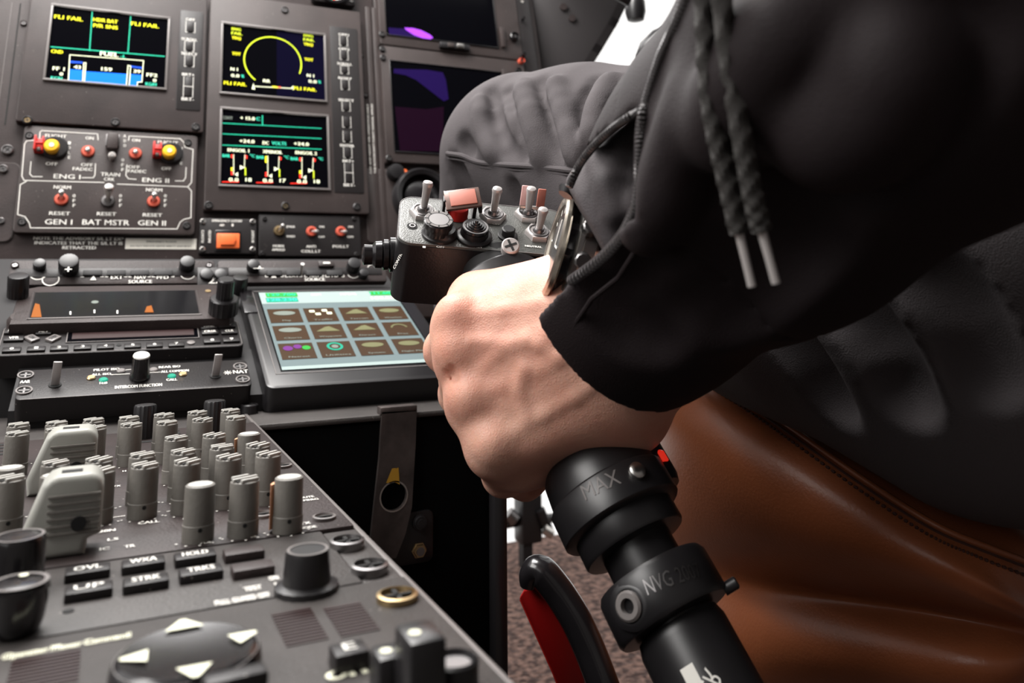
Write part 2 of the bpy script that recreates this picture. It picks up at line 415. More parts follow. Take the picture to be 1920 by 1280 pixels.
# ------------------------------------------------------------------ left display unit
H = .006
l, bt, r, t = PAN.rect((44, 100), (200, -30), (384, 160), (216, 238), H)
c = ((l + r) / 2, (bt + t) / 2)
U1 = Unit('display_unit', PAN, 'left display unit with the blue FUEL gauge above the engine switch panel', 'display', c, 'centre panel displays', h0=-.004)
facebox(U1, l, bt, r, t, -.004, H, 'panel')
z = H + .0004; xa, ya, xb, yb = PAN.rect((93, 80), (207, 24), (312, 98), (200, 157), z)
b = U1.new('screen_black'); b.box(xa, xb, ya, yb, H - .002, z, 'screen_black'); U1.put(b, 'screen')
bezel(U1, xa, ya, xb, yb, z + .0016, .004)
s = screen_px(U1, z)
s.line([(173, 22), (168, 95)], .0008, 'g_green'); s.line([(245, 31), (240, 98)], .0008, 'g_green'); s.line([(96, 88), (308, 106)], .0009, 'g_green')
s.text('FLI FAIL', 129, 34, .0042, 'g_yellow', 54); s.text('FLI FAIL', 272, 47, .0042, 'g_yellow', 52)
s.text('HDR BAT', 198, 39, .0040, 'g_yellow', 46); s.text('P/R SNS', 198, 50, .0040, 'g_yellow', 46)
s.text('CND', 107, 97, .0038, 'g_yellow', 22); s.text('FUEL', 205, 102, .0045, 'g_white', 34, .0006); s.text('-L', 231, 106, .0035, 'g_green', 11)
s.text('FF 1', 110, 129, .0038, 'g_white', 22); s.text('0', 115, 139, .0034, 'g_white', 6); s.text('KG/H', 106, 147, .0036, 'g_cyan', 21)
s.text('FF2', 285, 141, .0038, 'g_white', 20); s.text('0', 290, 151, .0034, 'g_white', 6); s.text('KG/H', 283, 158, .0036, 'g_cyan', 20)
s.poly([(131, 114), (155, 116), (155, 119), (131, 118)], 'g_dblue'); s.poly([(131, 130), (155, 132), (153, 153), (129, 152)], 'g_blue')
s.poly([(160, 134), (238, 139), (236, 159), (158, 155)], 'g_blue'); s.poly([(244, 123), (266, 126), (266, 129), (244, 126)], 'g_dblue')
s.poly([(243, 139), (265, 141), (264, 154), (257, 153), (255, 161), (241, 160)], 'g_blue')
s.line([(131, 103), (128, 153), (155, 155), (157, 118), (161, 118), (158, 156), (237, 161), (240, 123), (245, 124), (242, 161), (257, 162), (258, 154), (266, 154), (269, 114), (131, 103)], .0007, 'g_white')
s.text('43', 145, 126, .0036, 'g_white', 13); s.text('159', 200, 130, .0038, 'g_white', 20); s.text('39', 257, 134, .0036, 'g_white', 13)
U1.put(s.b, 'picture_or_reflection')
xk0 = PAN.p(334, 100, H)[0]; xk1 = PAN.p(379, 100, H)[0]
b = U1.new('panel_black'); b.prism(rrect(xk0, PAN.p(350, 207, H)[1], xk1, PAN.p(350, 20, H)[1], .002), H - .001, H + .0005, bev=.0003); U1.put(b, 'key_strip')
bracket_keys(U1, 357, ((41, 61, 'U', 357), (77, 96, 'O', 355), (104, 125, 'U', 355), (144, 182, 'H', 353)), H + .0006)
lettering(U1, (('OFF', 357, 37, .0031, 17), ('SCROLL', 355, 74, .0031, 29), ('SELECT', 355, 101, .0031, 30), ('BRT+', 353, 140, .0031, 23), ('BRT-', 352, 186, .0034, 23)), H + .0006)
for px, py in ((51, 227), (216, 231), (367, 240)):
    x, y = PAN.p(px, py, H); screw(U1, x, y + .001, H - .001, .0042, 'black_plastic', 'brass' if px == 51 else 'steel_dark')

# ------------------------------------------------------------------ centre display unit (two screens)
l, bt, r, t = PAN.rect((388, 200), (535, 4), (688, 300), (530, 397), H)
U2 = Unit('display_unit', PAN, 'tall centre display unit with a yellow ring gauge screen over a green lined screen', 'display', ((l + r) / 2, (bt + t) / 2), 'centre panel displays', h0=-.004)
facebox(U2, l, bt, r, t, -.004, H, 'panel_grey')
z = H + .0004
xa, ya, xb, yb = PAN.rect((417, 110), (513, 56), (608, 122), (512, 181), z)
b = U2.new('screen_blue'); b.box(xa, xb, ya, yb, H - .002, z, 'screen_black'); b.box(xa + (xb - xa) * .52, xb - .0001, ya + .0001, yb - .0001, z - .0001, z + .0001, 'screen_blue'); U2.put(b, 'screen', label='upper screen with a yellow ring gauge')
bezel(U2, xa, ya, xb, yb, z + .0016, .004)
s = screen_px(U2, z)
cx, cy = s.P(512, 116); rr = (s.P(566, 120)[0] - s.P(459, 112)[0]) / 2
s.b.ring(cx, cy, rr - .0006, rr + .0006, z + .0004, 'g_lime', 60, -22, 232)
for px, tx in ((443, ('ENG', 'FAIL', 'TRQ')), (578, ('ENG', 'FAIL', 'TRQ'))):
    dy = 12 if px > 500 else 0
    s.text(tx[0], px, 55 + dy, .0034, 'g_lime', 17); s.text(tx[1], px + 1, 63 + dy, .0034, 'g_lime', 20); s.text(tx[2], px, 72 + dy, .0036, 'g_yellow', 17)
s.text('TOT', 443, 101, .0036, 'g_yellow', 16); s.text('TOT', 579, 112, .0036, 'g_yellow', 16)
s.text('N 1', 439, 130, .0036, 'g_white', 13); s.text('0.0', 441, 142, .0036, 'g_white', 15); s.text('%', 455, 143, .0034, 'g_cyan', 5)
s.text('N 1', 582, 142, .0036, 'g_white', 13); s.text('0.0', 586, 153, .0036, 'g_white', 15); s.text('%', 599, 154, .0034, 'g_cyan', 5)
s.text('FLI FAIL', 441, 157, .0038, 'g_yellow', 42); s.text('FLI FAIL', 572, 167, .0038, 'g_yellow', 42); s.text('RR', 500, 152, .0036, 'g_white', 13)
s.poly([(472, 167), (478, 168), (475, 156)], 'g_white'); s.line([(478, 162), (546, 166), (549, 162), (549, 168)], .0008, 'g_white'); s.line([(512, 163), (521, 164)], .0018, 'g_yellow'); s.line([(521, 164), (525, 164)], .0018, 'g_red')
U2.put(s.b, 'picture_or_reflection')
xa, ya, xb, yb = PAN.rect((415, 280), (513, 212), (614, 285), (512, 350), z)
b = U2.new('screen_black'); b.box(xa, xb, ya, yb, H - .002, z, 'screen_black'); U2.put(b, 'screen', label='lower screen with green lines and bar gauges')
bezel(U2, xa, ya, xb, yb, z + .0016, .004)
s = screen_px(U2, z)
for a, c_ in (((417, 231), (602, 241)), ((417, 251), (602, 260)), ((417, 272), (602, 280))): s.line([a, c_], .0007, 'g_green')
s.line([(492, 217), (492, 234)], .0008, 'g_green')
s.text('COOT', 427, 221, .0036, 'g_grey', 18); s.text('+ 15.0', 464, 222, .0038, 'g_white', 27); s.text('C', 484, 223, .0038, 'g_cyan', 7)
s.text('+24.0', 463, 265, .0038, 'g_white', 28); s.text('DC', 498, 268, .0038, 'g_white', 11); s.text('VOLTS', 523, 269, .0038, 'g_cyan', 27); s.text('+24.0', 565, 270, .0038, 'g_white', 28)
s.text('ENGOIL 1', 447, 282, .0036, 'g_white', 40); s.text('XMSNOIL', 511, 285, .0036, 'g_white', 36); s.text('ENGOIL 2', 574, 287, .0036, 'g_white', 40)
for k, dx in enumerate((0, 64, 128)):
    d = dx * .045 * 1.0
    s.text('BAR', 424 + dx, 292 + d, .0034, 'g_cyan', 14); s.text('\u00b0C', 473 + dx, 292 + d, .0034, 'g_cyan', 9)
    s.line([(438 + dx, 290 + d), (438 + dx, 327 + d)], .0006, 'g_white')
    s.poly([(433 + dx, 290 + d), (437 + dx, 290 + d), (437 + dx, 296 + d + (6 if k == 1 else 0)), (433 + dx, 296 + d + (6 if k == 1 else 0))], 'g_yellow' if k == 1 else 'g_red')
    if k != 1: s.poly([(433 + dx, 314 + d), (437 + dx, 314 + d), (437 + dx, 320 + d), (433 + dx, 320 + d)], 'g_yellow')
    s.poly([(433 + dx, 320 + d), (437 + dx, 320 + d), (437 + dx, 328 + d), (433 + dx, 328 + d)], 'g_red')
    s.poly([(440 + dx, 327 + d), (446 + dx, 323 + d), (446 + dx, 331 + d)], 'g_white')
    s.line([(459 + dx, 291 + d), (458 + dx, 315 + d)], .0006, 'g_white'); s.poly([(459 + dx, 290 + d), (464 + dx, 293 + d), (463 + dx, 298 + d), (459 + dx, 295 + d)], 'g_red')
    s.line([(460 + dx, 315 + d), (460 + dx, 328 + d)], .0011, 'g_lime'); s.poly([(450 + dx, 310 + d), (458 + dx, 314 + d), (450 + dx, 318 + d)], 'g_white')
    s.text('0.0', 438 + dx, 337 + d * .6, .0040, 'g_white', 18); s.text(('18', '17', '18')[k], 466 + dx, 337 + d * .6, .0040, 'g_white', 11)
    s.line([(417 + dx, 341 + d * .5), (447 + dx, 341 + d * .5)], .0009, 'g_red')
U2.put(s.b, 'picture_or_reflection')
xk0 = PAN.p(622, 200, H)[0]; xk1 = PAN.p(676, 200, H)[0]
b = U2.new('panel_black'); b.prism(rrect(xk0, PAN.p(650, 362, H)[1], xk1, PAN.p(645, 52, H)[1], .002), H - .001, H + .0005, bev=.0003); U2.put(b, 'key_strip')
bracket_keys(U2, 645, ((68, 86, 'U', 644), (94, 112, 'U', 645), (123, 138, 'O', 646), (149, 168, 'U', 647), (192, 208, 'U', 649), (219, 239, 'U', 650), (246, 266, 'U', 651), (276, 296, 'U', 652), (306, 343, 'H', 654)), H + .0006)
lettering(U2, (('OFF1', 644, 65, .0029, 19), ('OFF2', 645, 92, .0029, 20), ('SCROLL', 646, 120, .0029, 27), ('RESET', 647, 147, .0029, 25), ('SELECT', 649, 188, .0031, 29), ('ENTER', 651, 273, .0030, 26), ('BRT+', 653, 302, .0030, 21), ('BRT-', 655, 347, .0032, 21)), H + .0006)
for px, py in ((391, 385), (535, 386), (669, 388), (534, 19)):
    x, y = PAN.p(px, py, H); screw(U2, x, y, H - .001, .0042, 'black_plastic', 'steel_dark' if px != 535 else 'brass')

# ------------------------------------------------------------------ round gauge at the top edge
gx, gy = PAN.p(626, -18, .004)
U3 = Unit('round_gauge', PAN, 'round dial gauge with green and red arc cut by the top edge', 'gauge', (gx, gy), h0=-.004)
b = U3.new('panel_black'); b.prism(rrect(gx - .026, gy - .018, gx + .026, gy + .034, .005), -.004, .0052, bev=.0008); U3.put(b, 'housing')
b = U3.new('black_gloss'); b.disc(gx, gy, .0165, .0056, 'black_gloss', 40); b.ring(gx, gy, .0125, .0145, .006, 'g_green', 20, 200, 262); b.ring(gx, gy, .0125, .0145, .006, 'g_red', 6, 262, 272); b.ring(gx, gy, .013, .0142, .006, 'white_ink', 20, 272, 350); U3.put(b, 'dial')
b = U3.new('black_gloss'); b.lathe([(.0195, .005), (.0195, .008), (.0175, .0085), (.0168, .0057)], 40, x=gx, y=gy); U3.put(b, 'dial_rim')
for dx in (-.0205, .0205): screw(U3, gx + dx, gy - .0125, .0052, .0025, 'black_plastic', 'steel')

# ------------------------------------------------------------------ engine switch panel
H2 = .0035
l, bt, r, t = PAN.rect((34, 340), (205, 244), (368, 345), (200, 438), H2)
U4 = Unit('switch_panel', PAN, 'engine switch panel with white outlines, two yellow knobs and five toggles', 'switch panel', ((l + r) / 2, (bt + t) / 2), 'switch panels', h0=-.004)
facebox(U4, l, bt, r, t, -.004, H2, 'panel_grey', .004)
zz = H2 + .0003; b = U4.new('white_ink'); P = lambda x, y: PAN.p(x, y, zz); LW = .00075
b.line([P(*q) for q in ((184, 262), (183, 251), (78, 245), (75, 248), (74, 262), (50, 264), (46, 270), (41, 330), (45, 338), (195, 342))], LW, zz)
b.line([P(*q) for q in ((241, 263), (242, 255), (338, 260), (344, 266), (347, 276), (362, 280), (359, 342), (352, 350), (220, 345))], LW, zz)
b.line([P(*q) for q in ((49, 340), (38, 346), (33, 402), (47, 406), (55, 418), (57, 427), (332, 429), (338, 416), (345, 411), (358, 408), (359, 358), (352, 350))], LW, zz)
b.line([P(*q) for q in ((58, 303), (56, 326), (61, 331), (79, 331))], LW, zz); b.line([P(*q) for q in ((154, 333), (175, 333), (178, 328), (179, 307))], LW, zz)
b.line([P(*q) for q in ((238, 309), (236, 329), (241, 335), (255, 336))], LW, zz); b.line([P(*q) for q in ((329, 339), (344, 339), (348, 333), (349, 314))], LW, zz)
U4.put(b, 'outline')
lettering(U4, (('FLIGHT', 105, 255, .0030, 40), ('ON', 168, 259, .0032, 15), ('OFF', 97, 307, .0032, 22), ('OFF', 163, 309, .0032, 22), ('FADEC', 155, 317, .0032, 37), ('ENG I', 126, 331, .0044, 50),
    ('ON', 255, 263, .0032, 15), ('FLIGHT', 315, 267, .0030, 38), ('OFF', 251, 313, .0032, 22), ('FADEC', 257, 321, .0032, 34), ('ENG II', 292, 338, .0044, 50), ('OFF', 312, 316, .0032, 18),
    ('TRAIN', 207, 327, .0036, 36), ('CRK', 205, 336, .0032, 20), ('NORM', 117, 351, .0034, 32), ('RESET', 112, 400, .0034, 39), ('GEN I', 110, 416, .0050, 51), ('RESET', 200, 401, .0034, 36), ('BAT MSTR', 199, 417, .0052, 88),
    ('NORM', 289, 356, .0034, 30), ('RESET', 286, 403, .0034, 36), ('GEN II', 285, 418, .0050, 52)), H2)
b = U4.new('white_ink')
for st, x, y in (('IDLE', 130, 268), ('OFF', 139, 367), ('OFF', 226, 367), ('OFF', 310, 367), ('IDLE', 340, 279), ('OFF', 230, 300), ('ADD', 234, 255)):
    for i, ch in enumerate(st):
        q = PAN.p(x, y + i * 9, H2); b.text(ch, q[0], q[1], .0030, zz, w=.0021, bold=.0003)
U4.put(b, 'vertical_lettering')
for px, py in ((55, 254), (41, 416), (352, 268), (350, 423)):
    x, y = PAN.p(px, py, H2); screw(U4, x, y, H2 - .001, .0038, 'black_plastic', 'steel_dark')
for px, py in ((165, 284), (254, 288)):      # FADEC toggles, bat towards the eye
    x, y = PAN.p(px, py, H2); toggle(U4, x, y, H2, .0060, .010, (.0, -.15), 'red_boot', bat=.0019)
for px, py in ((115, 374), (288, 378)):
    x, y = PAN.p(px, py, H2); toggle(U4, x, y, H2, .0060, .013, (.0, .38), 'red_boot', bat=.0021)
x, y = PAN.p(202, 377, H2); toggle(U4, x, y, H2, .0062, .021, (.02, .5), 'steel_dark', bat=.0028, tip=.0046)
for px, py in ((98, 281), (316, 291)):        # guarded engine selectors: yellow knob on black boss, red guard beside it
    x, y = PAN.p(px, py, H2)
    b = U4.new('black_plastic'); b.lathe([(.0115, H2), (.0115, H2 + .002), (.010, H2 + .0032)], 28, x=x + .002, y=y + .002); U4.put(b, 'knob_boss')
    b = U4.new('yellow'); T = Matrix.Translation((x, y - .0005, H2 + .002)); b.lathe([(.0052, 0), (.0056, .006), (.0064, .007), (.0064, .011), (.0052, .0125), (.003, .0128)], 24, 'yellow', T); b.cyl(0, 0, .0127, .0134, .0022, 'cream_ink', 16, T=T); U4.put(b, 'engine_knob')
    g = U4.new('red'); gx_ = x - .0105
    g.box(gx_ - .0045, gx_ + .0042, y - .0045, y + .010, H2, H2 + .003, 'red', .0008); g.box(gx_ - .0045, gx_ - .0025, y - .0045, y + .010, H2, H2 + .012, 'red', .0006); g.box(gx_ + .0018, gx_ + .0035, y - .0045, y + .010, H2, H2 + .010, 'red', .0006)
    g.box(gx_ - .0045, gx_ + .0035, y + .0015, y + .0035, H2 + .008, H2 + .012, 'red', .0006); g.box(gx_ - .002, gx_ + .0015, y - .004, y - .001, H2 + .003, H2 + .009, 'steel', .0005); U4.put(g, 'switch_guard')
x, y = PAN.p(211, 268, H2 + .008)             # hinged grey guard over the centre toggle
g = U4.new('rim'); g.box(x - .0048, x + .0048, y - .006, y + .0105, H2 + .002, H2 + .010, 'panel_grey', .001); g.box(x - .006, x - .0048, y - .002, y + .010, H2, H2 + .006, 'steel_dark', .0004); g.box(x + .0048, x + .006, y - .002, y + .010, H2, H2 + .006, 'steel_dark', .0004); U4.put(g, 'switch_guard', label='grey hinged guard over the centre toggle')
x, y = PAN.p(210, 292, H2 + .008); b = U4.new('toggle_bat'); b.tube([(x, y, H2), (x, y, H2 + .007), (x, y, H2 + .010), (x, y, H2 + .0115)], [.0022, .0028, .0034, .0018], 'toggle_bat', 16); U4.put(b, 'switch_lever')

# white paper placard
l, bt, r, t = PAN.rect((235, 456), (300, 447), (368, 456), (300, 467), -.004)
U5 = Unit('placard', PAN, 'white paper placard with two tiny lines under the engine switch panel', 'sticker', ((l + r) / 2, (bt + t) / 2), h0=-.004)
b = U5.new('paper'); b.box(l, r, bt, t, -.0041, -.0037, 'paper'); U5.put(b, 'paper')
b = U5.new('black_matte'); b.text('EMERGENCY FLOATS', (l + r) / 2, t - .0032, .0016, -.0036, w=(r - l) * .42, bold=.0002); b.text('DO NOT INFLATE ABOVE 4000 FT AND 80 KT', (l + r) / 2, bt + .0030, .0014, -.0036, w=(r - l) * .86, bold=.0001); U5.put(b, 'lettering')

# ------------------------------------------------------------------ orange rocker panel
l, bt, r, t = PAN.rect((374, 445), (425, 410), (481, 445), (425, 476), H2)
U6 = Unit('switch_panel', PAN, 'small square panel with one orange rocker switch', 'switch panel', ((l + r) / 2, (bt + t) / 2), 'switch panels', h0=-.004)
facebox(U6, l, bt, r, t, -.004, H2 + .001, 'panel_black', .002)
x, y = PAN.p(428, 451, H2 + .004)
b = U6.new('black_gloss'); b.box(x - .0125, x + .0125, y - .0105, y + .0115, H2, H2 + .0022, 'black_gloss', .001); U6.put(b, 'rocker_frame')
b = U6.new('orange'); b.box(x - .0108, x + .0108, y - .0078, y + .0075, H2 + .001, H2 + .0045, 'orange', .0008)
b.prism([(x - .0075, y - .005), (x + .0055, y - .005), (x + .0072, y + .001), (x + .0055, y + .0055), (x - .0075, y + .0055)], H2 + .0045, H2 + .0068, 'orange', bev=.0012); U6.put(b, 'rocker')
lettering(U6, (('EMERGENCY CUTOFF', 426, 414, .0024, 56), ('ARM', 416, 422, .0022, 8), ('I', 436, 422, .0026, 3)), H2 + .001)
b = U6.new('white_ink')
for px, st in ((380, 'FLOATS'), (393, 'INFLATED'), (474, 'IN FLIGHT')):
    q = PAN.p(px, 443, H2 + .001); b.text(st, q[0], q[1], .0024, H2 + .0013, w=.0125, rot=math.pi / 2, bold=.0002)
U6.put(b, 'vertical_lettering')
for px, py in ((380, 416), (473, 416), (379, 468), (473, 468)):
    x, y = PAN.p(px, py, H2); screw(U6, x, y, H2 + .001, .0026, 'steel', 'steel_dark')

# ------------------------------------------------------------------ light switch panel
l, bt, r, t = PAN.rect((485, 440), (580, 403), (676, 440), (580, 480), H2)
U7 = Unit('switch_panel', PAN, 'panel with three small toggles marked COLL.LT and POS.LT right of the orange rocker', 'switch panel', ((l + r) / 2, (bt + t) / 2), 'switch panels', h0=-.004)
facebox(U7, l, bt, r, t, -.004, H2, 'panel_black', .002)
for (px, py, bm_, ln) in ((523, 433, 'brass', (.35, .55)), (584, 434, 'red_boot', (.5, -.25)), (639, 434, 'red_boot', (.35, -.3))):
    x, y = PAN.p(px, py, H2); toggle(U7, x, y, H2, .0056, .010, ln, bm_, bat=.0017)
lettering(U7, (('EMER', 545, 425, .0021, 16), ('SHED', 545, 443, .0021, 16), ('HORN', 522, 461, .0026, 20), ('AMOLD', 522, 468, .0026, 24), ('ON', 603, 425, .0021, 9), ('OFF', 603, 444, .0021, 12), ('ANTI', 583, 462, .0027, 18), ('COLL.LT', 583, 471, .0029, 36),
    ('ON', 657, 425, .0021, 9), ('OFF', 657, 444, .0021, 12), ('POS.LT', 639, 462, .0029, 30)), H2)
for px, py in ((496, 410), (664, 410), (492, 475), (668, 477)):
    x, y = PAN.p(px, py, H2); screw(U7, x, y, H2, .0024, 'panel_black', 'panel_black')

# ------------------------------------------------------------------ right-hand display units (dark, mostly behind the knee)
def dark_unit(lab, ltrb, scr, reflections):
    l, bt, r, t = ltrb
    u = Unit('flight_display', PAN, lab, 'display', ((l + r) / 2, (bt + t) / 2), 'dark displays on the right of the panel', h0=-.005)
    facebox(u, l, bt, r, t, -.005, H, 'panel_grey', .003)
    x0, y0, x1, y1 = scr
    b = u.new('screen_blue'); b.box(x0, x1, y0, y1, H - .001, H + .0004, 'screen_black'); u.put(b, 'screen')
    bezel(u, x0, y0, x1, y1, H + .001, .002, .0012, 'black_gloss')
    if reflections:
        s = screen_px(u, H + .0004)
        for pts, m in reflections: s.poly(pts, m)
        u.put(s.b, 'picture_or_reflection')  # here only painted reflections, the display itself is dark
    return u
for nm, c_, e in (('refl_bright', (.28, .05, .62), .85), ('refl_dark', (.010, .004, .045), .45), ('refl_mid', (.09, .045, .48), .7), ('refl_dim', (.008, .002, .007), .4)): mat(nm, c_, .2, emit=e, spec=.3)  # violet reflections on the dark glass, painted as emissive colours
ul = PAN.p(712, 60, H)[0]; ur = PAN.p(975, 60, H)[0]
split = PAN.p(770, 90, H)[1]
Ua = dark_unit('dark display at the top edge with a painted purple reflection along its lower border', (ul, split + .0008, ur, .36), (PAN.p(724, 40, H)[0], PAN.p(740, 66, H)[1], PAN.p(930, 60, H)[0], .35),
    [([(758, 52), (775, 53), (790, 57), (806, 65), (812, 71), (804, 75), (790, 71), (776, 66), (762, 57)], 'refl_bright'), ([(728, 52), (758, 54), (776, 66), (790, 72), (730, 66)], 'refl_dark')])
Ub = dark_unit('dark display with dim blue painted reflections partly hidden by the knee', (ul, PAN.p(745, 304, H)[1], ur, split - .0008), (PAN.p(736, 200, H)[0], PAN.p(750, 284, H)[1], PAN.p(942, 150, H)[0], PAN.p(775, 119, H)[1]),
    [([(738, 129), (765, 130), (800, 131), (830, 136), (836, 150), (841, 186), (832, 190), (806, 170), (780, 150), (760, 141), (738, 137)], 'refl_dark'), ([(826, 286), (836, 262), (850, 242), (868, 232), (873, 238), (858, 262), (842, 286)], 'refl_mid'),
     ([(740, 200), (800, 205), (832, 200), (830, 284), (750, 283)], 'refl_dim')])
x, y = PAN.p(842, 89, H)
b = Ub.new('black_gloss'); b.box(x - .014, x + .026, y - .004, y + .004, H, H + .006, 'black_plastic', .0015); b.box(x - .004, x + .004, y - .003, y + .003, H + .006, H + .0075, 'worn_metal', .0005); b.box(x + .008, x + .017, y - .0028, y + .003, H + .006, H + .008, 'steel', .0006); Ub.put(b, 'latch')
for un, px, py in ((Ub, 712, 92), (Ua, 711, 64), (Ub, 713, 108), (Ub, 724, 297)):
    x, y = PAN.p(px, py, H)
    screw(un, x + .003, y, H, .0036, 'black_plastic', 'steel' if py > 200 else 'steel_dark')
# narrow key column at the right of the dark displays
l = PAN.p(944, 60, H)[0]; r = PAN.p(1000, 60, H)[0]
Uc = Unit('switch_panel', PAN, 'narrow dark column of small knobs between the dark displays and the window pillar', 'switch panel', ((l + r) / 2, .16), 'switch panels', h0=-.004)
b = Uc.new('panel_black'); b.box(ur + .001, r, -.02, .36, -.004, H - .001, 'panel_black', .001); Uc.put(b, 'faceplate')
b = Uc.new('panel_grey'); b.box(PAN.p(934, 45, H)[0], PAN.p(942, 45, H)[0], PAN.p(940, 90, H)[1], .29, H, H + .004, 'panel_grey', .001); b.box(PAN.p(941, 150, H)[0], PAN.p(950, 150, H)[0], -.02, PAN.p(946, 132, H)[1], H, H + .004, 'panel_grey', .001); Uc.put(b, 'guide_rail')
for px, py, rr in ((963, 71, .0065), (976, 116, .004), (970, 135, .004), (980, 104, .0025), (979, 37, .002)):
    x, y = PAN.p(px, py, H); b = Uc.new('black_plastic'); b.lathe([(rr, H - .001), (rr, H + .005), (rr * .85, H + .006), (rr * .8, H + .0035)], 24, 'black_gloss' if py != 116 else 'red_boot', x=x, y=y); b.cyl(x, y, H, H + .0052, rr * .35, 'steel_dark', 12); Uc.put(b, 'knob')
lettering(Uc, (('OFF', 962, 53, .0034, 13), ('HI', 979, 3, .003, 4), ('BRT', 972, 142, .0034, 14), ('ON', 997, 147, .0034, 9)), H - .0008)
# small guarded switch under the dark display, and the hose end behind the control box
x, y = PAN.p(741, 324, 0)
b = B('black_plastic'); Ud = Unit('guarded_switch', PAN, 'black switch with a red dot under the dark display beside the knee', 'switch', (x, y), h0=-.004)
b = Ud.new('black_plastic'); b.lathe([(.010, -.004), (.010, .004), (.0085, .007), (.004, .008)], 28, x=x, y=y); Ud.put(b, 'knob')
b = Ud.new('red_boot'); b.cyl(x + .0095, y, -.004, .004, .004, 'orange', 16); Ud.put(b, 'red_dot'); b = Ud.new('steel'); b.tube([(x + .012, y - .001, -.002), (x + .014, y - .002, .006), (x + .0145, y - .0025, .008)], [.003, .003, .0015], 'steel', 12); Ud.put(b, 'switch_lever')
x, y = PAN.p(790, 372, 0)
Uh = Unit('vent_outlet', PAN, 'round black air vent ring behind the control box toggles', 'air vent', (x, y), h0=-.004)
b = Uh.new('black_plastic'); b.lathe([(.034, -.004), (.034, .008), (.031, .012), (.026, .010), (.024, -.003)], 48, x=x, y=y); Uh.put(b, 'ring')
b = Uh.new('black_gloss'); b.lathe([(.022, -.003), (.021, .004), (.012, .008), (.002, .009)], 40, 'black_gloss', x=x, y=y); Uh.put(b, 'vane_ball')
# ------------------------------------------------------------------ console cabinet under the units
XR = .0840                                    # right side of the pedestal
ucab = Unit('centre_console', PED, 'black centre console body that carries the sloped units and the flat pedestal', 'console', (0, .4), h0=-(CZ - .088))
zf = -(CZ - .088)
YF = .534
b = ucab.new('wall_black')
b.box(-.09, .243, YF, .86, zf, -.004, 'wall_black', .002)           # wide front body
b.box(-.075, XR - .001, .03, YF, zf, -.006, 'wall_black', .002)      # pedestal body
ucab.put(b, 'body')
b = ucab.new('panel_grey'); b.box(XR + .0008, .246, YF - .003, .70, -.004, 0, 'pedestal_grey', .0015); ucab.put(b, 'shelf')
b = ucab.new('black_matte'); b.box(.2365, .247, YF - .012, YF - .001, zf, -.006, 'black_plastic', .003); ucab.put(b, 'corner_post')
b = ucab.new('pedestal_grey'); b.box(XR - .0015, XR + .0005, .03, YF + .09, -.012, .0006, 'rim', .0004); ucab.put(b, 'edge_rail')
# wedge body under the sloped section
b = ucab.new('wall_black')
def wedge(bb, x0, x1, ya, yb, dz, m):
    za = -.072 + (ya - .58) * .435 + .088 - dz; zb = -.072 + (yb - .58) * .435 + .088 - dz
    vs = [(x0, ya, -.003), (x1, ya, -.003), (x1, yb, -.003), (x0, yb, -.003), (x0, ya, za), (x1, ya, za), (x1, yb, zb), (x0, yb, zb)]
    bb.add(vs, [[0, 3, 2, 1], [4, 5, 6, 7], [0, 1, 5, 4], [1, 2, 6, 5], [2, 3, 7, 6], [3, 0, 4, 7]], m)
wedge(b, -.088, .235, .64, .80, .008, 'black_matte'); wedge(b, -.05, .098, .582, .639, .006, 'black_matte'); ucab.put(b, 'slope_body')

# ------------------------------------------------------------------ bracket on the cabinet face
WF = Frame((0, YF, CZ), (0, 0, 1))             # vertical face looking back at the eye
X = WF.p
ubk = Unit('steel_bracket', WF, 'worn grey metal strap bracket with a round hole on the black console face', 'bracket', X(748, 900))
b = ubk.new('worn_metal')
pts = [(716, 772), (781, 769), (779, 830), (772, 950), (760, 1000), (742, 1046), (716, 1046), (692, 1035), (700, 960), (711, 860)]
hole = X(738, 930, .004); R0 = .0085
q = [X(*p, .004) for p in pts]
bm = bmesh.new()
outer = [bm.verts.new((p[0], p[1], 0)) for p in q]
inner = [bm.verts.new((hole[0] + R0 * math.cos(2 * math.pi * i / 24), hole[1] + R0 * math.sin(2 * math.pi * i / 24), 0)) for i in range(24)]
es = [bm.edges.new((outer[i], outer[(i + 1) % len(outer)])) for i in range(len(outer))] + [bm.edges.new((inner[i], inner[(i + 1) % 24])) for i in range(24)]
bmesh.ops.triangle_fill(bm, use_beauty=True, edges=es)
bmesh.ops.delete(bm, geom=[f for f in bm.faces if (f.calc_center_median() - Vector((hole[0], hole[1], 0))).length < R0 * .8 and all(v in inner for v in f.verts)], context='FACES')
r_ = bmesh.ops.extrude_face_region(bm, geom=bm.faces[:])
for g in r_['geom']:
    if isinstance(g, bmesh.types.BMVert): g.co.z += .003
bmesh.ops.recalc_face_normals(bm, faces=bm.faces[:])
for v in bm.verts: v.co.z += .0015
b.addbm(bm, 'worn_metal'); b.ring(hole[0], hole[1], R0, R0 + .0009, .0047, 'steel', 32)
x, y = X(748, 770, .004); b.box(x - .0125, x + .0125, y - .002, y + .003, -.004, .0045, 'worn_metal', .001); ubk.put(b, 'strap')
b = ubk.new('stain'); hs = [(724, 905), (730, 890), (735, 878), (741, 877), (743, 878), (747, 876), (748, 888), (749, 908), (744, 905), (738, 903), (731, 906)]
b.poly([X(*p, .0046) for p in hs][::-1], .0047, 'stain'); b.poly([X(*p, .0046) for p in ((711, 1035), (716, 1030), (719, 1048), (713, 1050))][::-1], .0047); ubk.put(b, 'stain')
b = ubk.new('black_plastic'); l, bt, r, t = WF.rect((700, 1000), (780, 957), (810, 1000), (780, 1054)); b.prism(rrect(l, bt, r, t, .004), 0, .0022, 'black_plastic', bev=.0005); ubk.put(b, 'base_plate')
